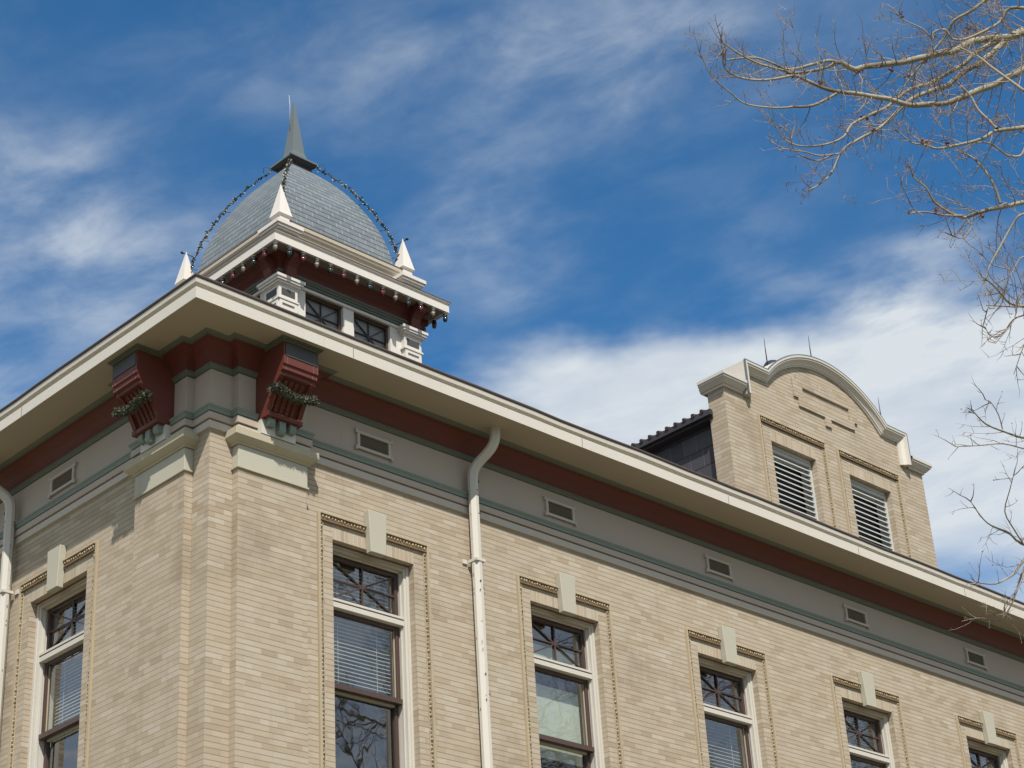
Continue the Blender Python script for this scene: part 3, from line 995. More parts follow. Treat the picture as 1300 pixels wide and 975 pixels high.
# stepped brick panel standing proud of the gable
mb = MB()
pd0, pd1 = -0.028, -0.001
def bx(a, b, z0, z1): mb.box(GC + a, GC + b, pd0, pd1, z0, z1, 'brick')
bx(-0.52, 0.60, 14.795, 14.925); bx(-0.64, -0.52, 14.46, 14.985); bx(0.60, 0.70, 14.465, 14.985)
bx(-0.74, -0.64, 14.595, 14.90); bx(0.70, 0.79, 14.595, 14.90)
bx(-0.52, -0.04, 14.46, 14.60); bx(0.10, 0.60, 14.46, 14.60); bx(-0.04, 0.10, 14.315, 14.60)
bx(-0.10, 0.12, 14.925, 14.985)
part('raised_panel', mb, gable)
for c in lc:
    mb = MB()
    fw = 0.045
    mb.box(-lw + .001, -lw + fw, 0.10, 0.26, zl0, zlt - .001, 'galvanised'); mb.box(lw - fw, lw - .001, 0.10, 0.26, zl0, zlt - .001, 'galvanised')
    mb.box(-lw + fw, lw - fw, 0.10, 0.26, zlt - 0.10, zlt - 0.001, 'galvanised'); mb.box(-lw + fw, lw - fw, 0.085, 0.0995, zlt - 0.05, zlt - 0.002, 'galvanised')
    lv = part('louvre', mb, gable); lv.location = (c, 0, 0)
    mb = MB()
    z = zl0 + 0.02
    while z < zlt - 0.12:
        mb.quad([(-lw + fw, 0.105, z), (lw - fw, 0.105, z), (lw - fw, 0.150, z + 0.024), (-lw + fw, 0.150, z + 0.024)], 'galvanised')
        mb.box(-lw + fw, lw - fw, 0.100, 0.1045, z - 0.012, z + 0.006, 'galvanised')
        z += 0.0835
    mb.quad([(-lw, 0.297, zl0), (lw, 0.297, zl0), (lw, 0.297, zlt), (-lw, 0.297, zlt)], 'room_dark')
    part('blades', mb, lv)
    o = part('bead_moulding', surround_mb(RIGHT, 0.735, zlt + 0.255, zl0, 0), gable); o.location = (c, 0, 0)
# dormer behind the gable: shingled cheeks, black eave, barrel tiles
for sg in (-1, 1):
    mb = MB()
    mb.quad([(GC + sg * 2.24, 0.301, 11.9), (GC + sg * 2.24, 4.2, 11.9), (GC + sg * 2.24, 4.2, 13.85), (GC + sg * 2.24, 0.301, 13.85)], 'dark_shingle')
    part('dormer_cheek', mb, gable)
    mb = MB()
    a, b = sorted((GC + sg * 2.245, GC + sg * 2.40)); mb.box(a, b, 0.24, 4.2, 13.815, 13.935, 'clapboard_black')
    a, b = sorted((GC + sg * 2.401, GC + sg * 2.46)); mb.box(a, b, 0.22, 4.2, 13.85, 13.932, 'clapboard_black')
    part('dormer_eave', mb, gable)
mb = MB()
zr2 = 14.55
for sg in (-1, 1):
    mb.quad([(GC + sg * 2.45, 0.28, 13.94), (GC, 0.28, zr2), (GC, 5.2, zr2), (GC + sg * 2.45, 5.2, 13.94)], 'tile_roof')
for k in range(29):
    y = 0.36 + k * 0.165
    mb.tube([(GC - 2.48, y, 13.935), (GC - 1.2, y, 14.24), (GC - 0.02, y, zr2 + 0.005)], 0.030, 'tile_roof', 8)
part('dormer_roof', mb, gable)
mb = MB(); mb.lathe((GC + 0.24, 1.0, 14.4), [(0.12, 0), (0.11, 1.32), (0.165, 1.33), (0.17, 1.39), (0.15, 1.46), (0.11, 1.52), (0.04, 1.55)], 'dark_metal', 18)
part('roof_ventilator', mb, gable)
for x, z, h in ((GC - 1.12, 14.97, 0.52), (GC + 0.02, 15.36, 0.58), (GC + 1.66, 14.78, 0.62)):
    mb = MB(); mb.tube([(x, 0.1, z), (x - 0.004, 0.1, z + h * 0.6), (x, 0.1, z + h)], [0.011, 0.008, 0.003], 'dark_metal', 5)
    mb.lathe((x, 0.1, z - 0.005), [(0.03, 0), (0.03, 0.02), (0.012, 0.03)], 'dark_metal', 8)
    part('lightning_rod', mb, gable)

# ------------------------------------------------------------------ corner turret
CX = CY = 5.27
ROT4 = [lambda u, w: (CX + u, CY - w), lambda u, w: (CX - w, CY - u), lambda u, w: (CX - u, CY + w), lambda u, w: (CX + w, CY + u)]
# side 0 faces the long front's street, side 1 the end wall's; u runs along a side, w outwards


def side(k):
    f = ROT4[k]
    return lambda u, w, z: f(u, w) + (z,)


def ring_sweep(mb, h, prof, m):
    sweep(mb, [(CX + h, CY - h), (CX - h, CY - h), (CX - h, CY + h), (CX + h, CY + h)], prof, m, True)


hw = 1.26
mb = MB()
for k in range(4):
    mb.fn = side(k)
    mb.quad([(-hw, hw, 12.8), (hw, hw, 12.8), (hw, hw, 14.60), (-hw, hw, 14.60)], 'tower_white')
    mb.quad([(-hw, hw, 14.60), (-0.80, hw, 14.60), (-0.80, hw, 16.08), (-hw, hw, 16.08)], 'tower_white')
    mb.quad([(-0.10, hw, 14.60), (0.10, hw, 14.60), (0.10, hw, 16.08), (-0.10, hw, 16.08)], 'tower_white')
    mb.quad([(0.80, hw, 14.60), (hw, hw, 14.60), (hw, hw, 16.08), (0.80, hw, 16.08)], 'tower_white')
    for a in (-0.80, -0.10, 0.10, 0.80):
        mb.quad([(a, hw, 14.60), (a, hw - 0.10, 14.60), (a, hw - 0.10, 16.08), (a, hw, 16.08)], 'tower_white')
mb.fn = RIGHT
mb.quad([(CX - hw, CY - hw, 16.09), (CX + hw, CY - hw, 16.09), (CX + hw, CY + hw, 16.09), (CX - hw, CY + hw, 16.09)], 'soffit_paint')
cup = part('turret', mb, bld)
mb = MB(); ring_sweep(mb, hw, [(0.0, 16.072), (0.030, 16.076), (0.030, 16.118), (0.015, 16.120), (0.015, 16.130)], 'tower_white'); part('lintel', mb, cup)
mb = MB(); ring_sweep(mb, hw, [(0.0, 16.13), (0.045, 16.135), (0.045, 16.165), (0.068, 16.17), (0.068, 16.195), (0.085, 16.20), (0.085, 16.232), (0.0, 16.24)], 'green_paint'); part('turret_moulding', mb, cup)
mb = MB(); ring_sweep(mb, hw, [(0.02, 16.236), (0.070, 16.24), (0.078, 16.34), (0.12, 16.40), (0.16, 16.43), (0.19, 16.445)], 'red_paint'); part('turret_cove', mb, cup)
ch = 1.655
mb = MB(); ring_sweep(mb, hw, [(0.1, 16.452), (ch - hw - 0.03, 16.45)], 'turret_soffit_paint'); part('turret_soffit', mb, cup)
mb = MB(); ring_sweep(mb, ch, [(-0.06, 16.45), (-0.022, 16.448), (-0.020, 16.436), (0.0, 16.434), (0.0, 16.545), (-0.010, 16.552), (-0.010, 16.565), (0.020, 16.585), (0.020, 16.60), (-0.4, 16.64)], 'tower_white'); part('turret_cornice', mb, cup)
mb = MB(); ring_sweep(mb, ch, [(0.021, 16.595), (0.026, 16.597), (0.024, 16.612), (-0.3, 16.65)], 'roof_metal'); part('cornice_flashing', mb, cup)
# attic band below the slates
ah = 1.16
mb = MB(); ring_sweep(mb, ah, [(0.03, 16.62), (0.03, 16.80), (0.0, 16.81), (0.0, 17.00), (0.02, 17.01), (0.035, 17.05), (0.06, 17.08), (0.075, 17.12), (0.085, 17.125), (0.085, 17.20), (-0.1, 17.22)], 'attic_paint'); part('attic_band', mb, cup)
mb = MB(); ring_sweep(mb, ah, [(0.086, 17.185), (0.090, 17.187), (0.088, 17.205), (-0.1, 17.225)], 'roof_metal'); part('gutter_edge', mb, cup)
# slate dome
hip = [(1.10, 17.20), (1.085, 17.30), (1.062, 17.43), (1.028, 17.60), (0.972, 17.83), (0.90, 18.05), (0.812, 18.26), (0.70, 18.48), (0.565, 18.71), (0.40, 18.93), (0.285, 19.06), (0.20, 19.14)]
fin = []
for k in range(len(hip) - 1):
    p0 = hip[max(k - 1, 0)]; p1 = hip[k]; p2 = hip[k + 1]; p3 = hip[min(k + 2, len(hip) - 1)]
    for j in range(4):
        t = j / 4
        fin.append(tuple(0.5 * (2 * b + (c - a) * t + (2 * a - 5 * b + 4 * c - d) * t * t + (3 * b - a - 3 * c + d) * t ** 3) for a, b, c, d in zip(p0, p1, p2, p3)))
fin.append(hip[-1])
mb = MB()
for k in range(4):
    mb.fn = side(k)
    s = 0.0
    for (h0, z0_), (h1, z1_) in zip(fin, fin[1:]):
        ds = math.hypot(h1 - h0, z1_ - z0_)
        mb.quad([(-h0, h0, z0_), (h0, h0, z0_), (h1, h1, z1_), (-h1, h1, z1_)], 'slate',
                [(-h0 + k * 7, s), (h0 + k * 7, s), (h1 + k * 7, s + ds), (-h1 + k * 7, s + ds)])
        s += ds
dome = part('dome', mb, cup)
# lead cap and spire
mb = MB()
def frus(h0, z0_, h1, z1_, m):
    for k in range(4):
        mb.fn = side(k); mb.quad([(-h0, h0, z0_), (h0, h0, z0_), (h1, h1, z1_), (-h1, h1, z1_)], m)
frus(0.205, 19.10, 0.19, 19.20, 'dark_metal'); frus(0.19, 19.20, 0.235, 19.225, 'dark_metal'); frus(0.235, 19.225, 0.262, 19.27, 'dark_metal')
frus(0.262, 19.27, 0.270, 19.272, 'lead_grey'); frus(0.270, 19.272, 0.270, 19.305, 'lead_grey'); frus(0.270, 19.305, 0.150, 19.40, 'lead_grey')
frus(0.150, 19.40, 0.118, 19.50, 'lead_grey'); frus(0.118, 19.50, 0.060, 20.05, 'lead_grey'); frus(0.060, 20.05, 0.004, 20.56, 'lead_grey')
part('spire', mb, cup)
mb = MB(); mb.tube([(CX - .10, CY - .02, 20.0), (CX - 0.10, CY - 0.02, 20.45), (CX - .115, CY - .02, 20.62)], [0.007, 0.006, 0.003], 'galvanised', 5); part('lightning_rod', mb, cup)
# corner piers, finials
pc, pw = 1.175, 0.175
for sx, sy in ((-1, -1), (1, -1), (-1, 1), (1, 1)):
    x, y = CX + sx * pc, CY + sy * pc
    mb = MB()
    def bb(h, z0_, z1_, m): mb.box(x - h, x + h, y - h, y + h, z0_, z1_, m)
    bb(pw - 0.020, 12.9, 15.735, 'tower_white')
    # raised frame round a sunk panel on each outer face
    for ux, uy in ((sx, 0), (0, sy)):
        def fr(a, b, z0_, z1_, d0=0.0195, d1=0.0):
            lo, hi = pw - d0, pw - d1
            if ux: mb.box(*sorted((x + ux * lo, x + ux * hi)), y + a, y + b, z0_, z1_, 'tower_white')
            else: mb.box(x + a, x + b, *sorted((y + uy * lo, y + uy * hi)), z0_, z1_, 'tower_white')
        fr(-pw + .02, -pw + 0.065, 12.9, 15.735); fr(pw - 0.065, pw - .02, 12.9, 15.735); fr(-pw + 0.065, pw - 0.065, 15.68, 15.735)
    bb(pw + 0.012, 15.736, 15.762, 'tower_white'); bb(pw, 15.7625, 15.775, 'tower_white')
    bb(pw - 0.008, 15.7755, 15.965, 'tower_white')
    for ux, uy in ((sx, 0), (0, sy)):
        lo, hi = pw - 0.0075, pw - 0.004
        if ux: mb.box(*sorted((x + ux * lo, x + ux * hi)), y - 0.12, y + 0.12, 15.81, 15.925, 'panel_grey')
        else: mb.box(x - 0.12, x + 0.12, *sorted((y + uy * lo, y + uy * hi)), 15.81, 15.925, 'panel_grey')
    for h, a, b in ((pw + .005, 15.9655, 15.985), (pw + .03, 15.9855, 16.02), (pw + .055, 16.0205, 16.055), (pw + .072, 16.0555, 16.10), (pw + .04, 16.1005, 16.115)):
        bb(h, a, b, 'tower_white')
    part('pier', mb, cup)
    mb = MB()
    bb(0.135, 16.1155, 16.24, 'red_paint'); bb(0.075, 16.2405, 16.43, 'pale_green_paint')
    part('corner_bracket', mb, cup)
    fc = 1.185
    x, y = CX + sx * fc, CY + sy * fc
    mb = MB()
    bb(0.170, 16.63, 16.865, 'tower_white')
    for ux, uy in ((sx, 0), (0, sy)):
        lo, hi = 0.1705, 0.1725
        if ux: mb.box(*sorted((x + ux * lo, x + ux * hi)), y - 0.075, y + 0.075, 16.775, 16.81, 'stone_cap')
        else: mb.box(x - 0.075, x + 0.075, *sorted((y + uy * lo, y + uy * hi)), 16.775, 16.81, 'stone_cap')
    bb(0.165, 16.8655, 16.885, 'tower_white'); bb(0.190, 16.8855, 16.92, 'tower_white'); bb(0.215, 16.9205, 16.96, 'tower_white'); bb(0.238, 16.9605, 17.02, 'tower_white')
    bb(0.09, 17.0205, 17.20, 'tower_white')
    hb = 0.122
    i = [mb.pt(x + a * hb, y + b * hb, 17.225) for a, b in ((-1, -1), (1, -1), (1, 1), (-1, 1))]
    j = [mb.pt(x + a * 0.09, y + b * 0.088, 17.2005) for a, b in ((-1, -1), (1, -1), (1, 1), (-1, 1))]
    q = [mb.pt(x + a * (hb - .012), y + b * (hb - .010), 17.265) for a, b in ((-1, -1), (1, -1), (1, 1), (-1, 1))]
    t = mb.pt(x, y, 17.82)
    for k in range(4):
        k2 = (k + 1) % 4
        mb.face((j[k], j[k2], i[k2], i[k]), 'tower_white'); mb.face((i[k], i[k2], q[k2], q[k]), 'tower_white'); mb.face((q[k], q[k2], t), 'tower_white')
    part('finial', mb, cup)
# scrolled red brackets over the piers carry the eave
for k in range(4):
    for s in (-1, 1):
        mb = MB(side(k))
        pr = [(1.365, 16.117), (1.405, 16.117), (1.42, 16.15), (1.415, 16.18), (1.44, 16.25), (1.49, 16.31), (1.555, 16.34), (1.575, 16.37), (1.575, 16.445), (1.30, 16.445), (1.30, 16.117)]
        mb.prism(pr, s * 1.175 - 0.085, s * 1.175 + 0.085, 'red_paint')
        part('eave_bracket', mb, cup, 0.004)
# turret windows: two to a side, each with an eight-rayed pattern
for k in range(4):
    for c in (-0.45, 0.45):
        mb = MB(side(k)); w_ = 0.35; z0_, z1_ = 14.61, 16.072; cz = 15.80; st = 0.035
        i0, i1 = hw - 0.10, hw - 0.05
        mb.box(c - w_, c - w_ + st, i0, i1, z0_, z1_, 'sash_brown'); mb.box(c + w_ - st, c + w_, i0, i1, z0_, z1_, 'sash_brown')
        mb.box(c - w_ + st, c + w_ - st, i0, i1, z1_ - st, z1_, 'sash_brown'); mb.box(c - w_ + st, c + w_ - st, i0, i1, z0_, z0_ + st, 'sash_brown')
        mb.box(c - w_ + st, c + w_ - st, i0, i1, 15.52, 15.55, 'sash_brown')
        xi = w_ - st; d = hw - 0.085
        zl, zh = 15.55, z1_ - st
        mb.bar((c, d, zl), (c, d, zh), 0.018, 0.016, 'dark_metal', ); mb.bar((c - xi, d + .001, cz), (c + xi, d + .001, cz), 0.018, 0.016, 'dark_metal')
        mb.bar((c - xi, d + .002, zl), (c + xi, d + .002, zh), 0.017, 0.015, 'dark_metal'); mb.bar((c - xi, d + .003, zh), (c + xi, d + .003, zl), 0.017, 0.014, 'dark_metal')
        w = part('turret_window', mb, cup)
        mb = MB(side(k)); mb.quad([(c - xi, hw - 0.098, z0_ + st), (c + xi, hw - 0.098, z0_ + st), (c + xi, hw - 0.098, zh), (c - xi, hw - 0.098, zh)], 'tower_glass')
        part('turret_pane', mb, cup)

# ------------------------------------------------------------------ lamps hung under the turret eave
def lamp_meshes():
    out = {}
    mb = MB(); mb.lathe((0, 0, 0), [(0.020, 0.0), (0.030, -0.006), (0.034, -0.030), (0.026, -0.036)], 'white_paint', 12)
    out['socket'] = mb.mesh('jar_lamp')
    for nm, m in (('clear', 'jar_clear'), ('red', 'jar_red'), ('green', 'jar_green')):
        mb = MB()
        mb.lathe((0, 0, 0), [(0.030, -0.036), (0.031, -0.062), (0.034, -0.066), (0.034, -0.074)], 'dark_metal' if nm != 'clear' else 'panel_grey', 12)
        mb.lathe((0, 0, 0), [(0.029, -0.0745), (0.030, -0.115), (0.026, -0.140), (0.014, -0.154), (0.004, -0.157)], m, 12)
        if nm == 'clear': mb.lathe((0, 0, 0), [(0.0315, -0.098), (0.0315, -0.118)], 'bulb_amber', 10)
        for q in range(4):
            an = q * math.pi / 2 + 0.3
            pts = [(0.033 * math.cos(an), 0.033 * math.sin(an), -0.066), (0.034 * math.cos(an), 0.034 * math.sin(an), -0.12), (0.02 * math.cos(an), 0.02 * math.sin(an), -0.156)]
            mb.tube(pts, 0.0035, 'dark_metal', 4)
        out[nm] = mb.mesh('jar')
    return out


LM = lamp_meshes()
lampz = 16.452
ORD = ['corner', 'first', 'second', 'third', 'fourth', 'fifth', 'sixth', 'seventh', 'eighth', 'ninth', 'tenth', 'eleventh', 'twelfth', 'last']
lp = ch - 0.045
def add_lamp(x, y, col, label):
    o = link('jar_lamp', LM['socket'], None, (x, y, lampz)); o.scale = (1.1, 1.1, 1.1)
    thing(o, label, 'lamp', 'jar lamps under the turret eave')
    link('jar', LM[col], o)
CC = ['clear', 'green', 'red']
for k in range(14):
    col = CC[k % 3]
    if k == 0: lab = 'clear glass jar lamp at the front corner of the turret eave'
    elif k == 13: lab = 'green jar lamp at the far right corner of the turret eave'
    else: lab = '%s jar lamp, %s along the right-hand turret eave from the front corner' % (col, ORD[k])
    add_lamp(CX - lp + 2 * lp * k / 13, CY - lp, col, lab)
for k in range(1, 7):
    col = CC[(3 - k) % 3]
    add_lamp(CX - lp, CY - lp + 2 * lp * k / 13, col, '%s jar lamp, %s along the left-hand turret eave from the front corner' % (col, ORD[k]))
for k in range(1, 4):
    col = ['red', 'clear', 'green'][k - 1]
    add_lamp(CX + lp, CY - lp + 2 * lp * k / 13, col, '%s jar lamp under the receding right side of the eave, %s behind its far corner' % (col, ORD[k]))

# ------------------------------------------------------------------ strings of small bulbs up the dome's hips
def hip_pts(sx, sy, off, n=46, z0_=17.30, z1_=19.16):
    out = []
    zs_ = [p[1] for p in fin]
    for k in range(n):
        z = z0_ + (z1_ - z0_) * k / (n - 1)
        for (h0, a), (h1, b) in zip(fin, fin[1:]):
            if a <= z <= b or (h1, b) == fin[-1]:
                t = min(max((z - a) / max(b - a, 1e-6), 0), 1); h = h0 + (h1 - h0) * t
                nx = b - a; nz = h0 - h1; l = math.hypot(nx, nz); break
        o = off * (0.35 + 0.65 * min(1, k / 5)) + 0.008 * math.sin(k * 1.7)
        out.append((CX + sx * (h + o * nx / l * 0.75), CY + sy * (h + o * nx / l * 0.75), z + o * nz / l))
    return out


BM = {}
for nm in ('bulb_white', 'bulb_amber', 'jar_green', 'jar_red'):
    mb = MB(); mb.lathe((0, 0, 0), [(0.007, 0.0), (0.008, -0.016), (0.011, -0.018), (0.010, -0.034), (0.003, -0.046)], nm, 6)
    mb.lathe((0, 0, 0), [(0.0085, 0.004), (0.0095, -0.016)], 'cord_green', 6)
    BM[nm] = mb.mesh('bulb')
rb = random.Random(21)
for sx, sy, lab in ((-1, -1, 'string of small bulbs running up the front hip of the slate dome'),
                    (1, -1, 'string of small bulbs standing off the right-hand hip of the slate dome'),
                    (-1, 1, 'string of small bulbs standing off the left-hand hip of the slate dome')):
    root = link('light_string', None, None, (CX + sx * 1.1, CY + sy * 1.1, 17.25))
    thing(root, lab, 'string lights', 'light strings on the dome hips')
    inv = Matrix.Translation((-root.location.x, -root.location.y, -root.location.z))
    P = hip_pts(sx, sy, 0.105 if (sx, sy) != (-1, -1) else 0.05)
    mb = MB()
    mb.tube(P, 0.0085, 'cord_green', 5)
    Q = [(p[0] + rb.uniform(-.022, .022), p[1] + rb.uniform(-.022, .022), p[2] + rb.uniform(-.02, .02)) for p in P]
    mb.tube(Q, 0.0055, 'cord_green', 4)
    e_ = P[-1]
    mb.tube(bez(e_, (e_[0] + sx * .05, e_[1] + sy * .05, e_[2] + .10), (e_[0] + sx * .12, e_[1] + sy * .08, e_[2] + .08), (e_[0] + sx * .10, e_[1] + sy * .07, e_[2] - .06), 8), 0.006, 'cord_green', 4)
    for k in range(3, len(P), 5):   # bunched sockets
        for q in range(5):
            mb.blob((P[k][0] + rb.uniform(-.018, .018), P[k][1] + rb.uniform(-.018, .018), P[k][2] + rb.uniform(-.02, .02)), 0.019, 'cord_green')
    b0 = P[0]
    mb.tube([b0, (b0[0] - sx * .02, b0[1] - sy * .05, b0[2] - .06), (b0[0] - sx * .05, b0[1] - sy * .10, b0[2] - .02)], 0.010, 'cord_green', 5)
    mb.v = [tuple(inv @ Vector(p)) for p in mb.v]
    part('cord', mb, root)
    if (sx, sy) != (-1, -1):
        b0 = P[9]
        mb = MB()
        end = (b0[0] + sx * 0.14, b0[1] + sy * 0.14, b0[2] + 0.10)
        mb.tube([b0, end], 0.008, 'cord_green', 5)
        for q in range(6): mb.blob((end[0] + rb.uniform(-.015, .015), end[1] + rb.uniform(-.015, .015), end[2] + rb.uniform(-.015, .015)), 0.022, 'cord_green')
        for kk in (4, 16, 28):
            b1 = P[kk]; mb.tube([b1, (b1[0] - sx * 0.075, b1[1] - sy * 0.075, b1[2] - 0.02)], 0.006, 'cord_green', 4)
        mb.v = [tuple(inv @ Vector(p)) for p in mb.v]
        part('standoff_arm', mb, root)
    for k in range(1, len(P)):
        for _ in range(2):
            nm = rb.choice(['bulb_white', 'bulb_white', 'bulb_amber', 'bulb_amber', 'jar_green', 'jar_green', 'jar_red'])
            p = P[k]
            o = link('bulb', BM[nm], root, (p[0] - root.location.x + rb.uniform(-.015, .015), p[1] - root.location.y + rb.uniform(-.015, .015), p[2] - root.location.z + rb.uniform(-.02, .02)))
            o.rotation_euler = (rb.uniform(-1.5, 1.5), rb.uniform(-1.5, 1.5), 0)

# ------------------------------------------------------------------ garlands round the brackets
for fn, lab in ((RIGHT, 'evergreen garland swagged across the sunlit right-hand red bracket'), (LEFT, 'evergreen garland swagged across the shaded left-hand red bracket')):
    rg = random.Random(4)
    mb = MB()
    line = [(BS0 - 0.035, -0.44, 11.27)]
    n = 10
    for k in range(n + 1):
        t = k / n
        line.append((BS0 - 0.02 + (BS1 - BS0 + 0.055) * t, -0.505 + 0.03 * math.sin(t * math.pi), 11.275 - 0.035 * math.sin(t * math.pi) - 0.010 * t))
    pts = [fn(*p) for p in line]
    mb.tube(pts, 0.036, 'garland_needles', 6)
    for a, b in zip(pts, pts[1:]):
        L = (Vector(b) - Vector(a)).length
        for q in range(int(L * 2400)):
            t = rg.random()
            c = Vector(a).lerp(Vector(b), t)
            d = Vector((rg.gauss(0, 1), rg.gauss(0, 1), rg.gauss(0, 1))).normalized()
            tip = c + d * rg.uniform(0.044, 0.070)
            sd_ = d.cross(Vector((rg.gauss(0, 1), rg.gauss(0, 1), rg.gauss(0, 1)))).normalized() * 0.007
            base = c + d * 0.02
            i = len(mb.v)
            mb.v += [tuple(base - sd_), tuple(base + sd_), tuple(tip + sd_ * .6), tuple(tip - sd_ * .6)]
            mb.face((i, i + 1, i + 2, i + 3), 'garland_needles')
    o = part('garland', mb, None)
    thing(o, lab, 'garland', 'garlands on the corner brackets')

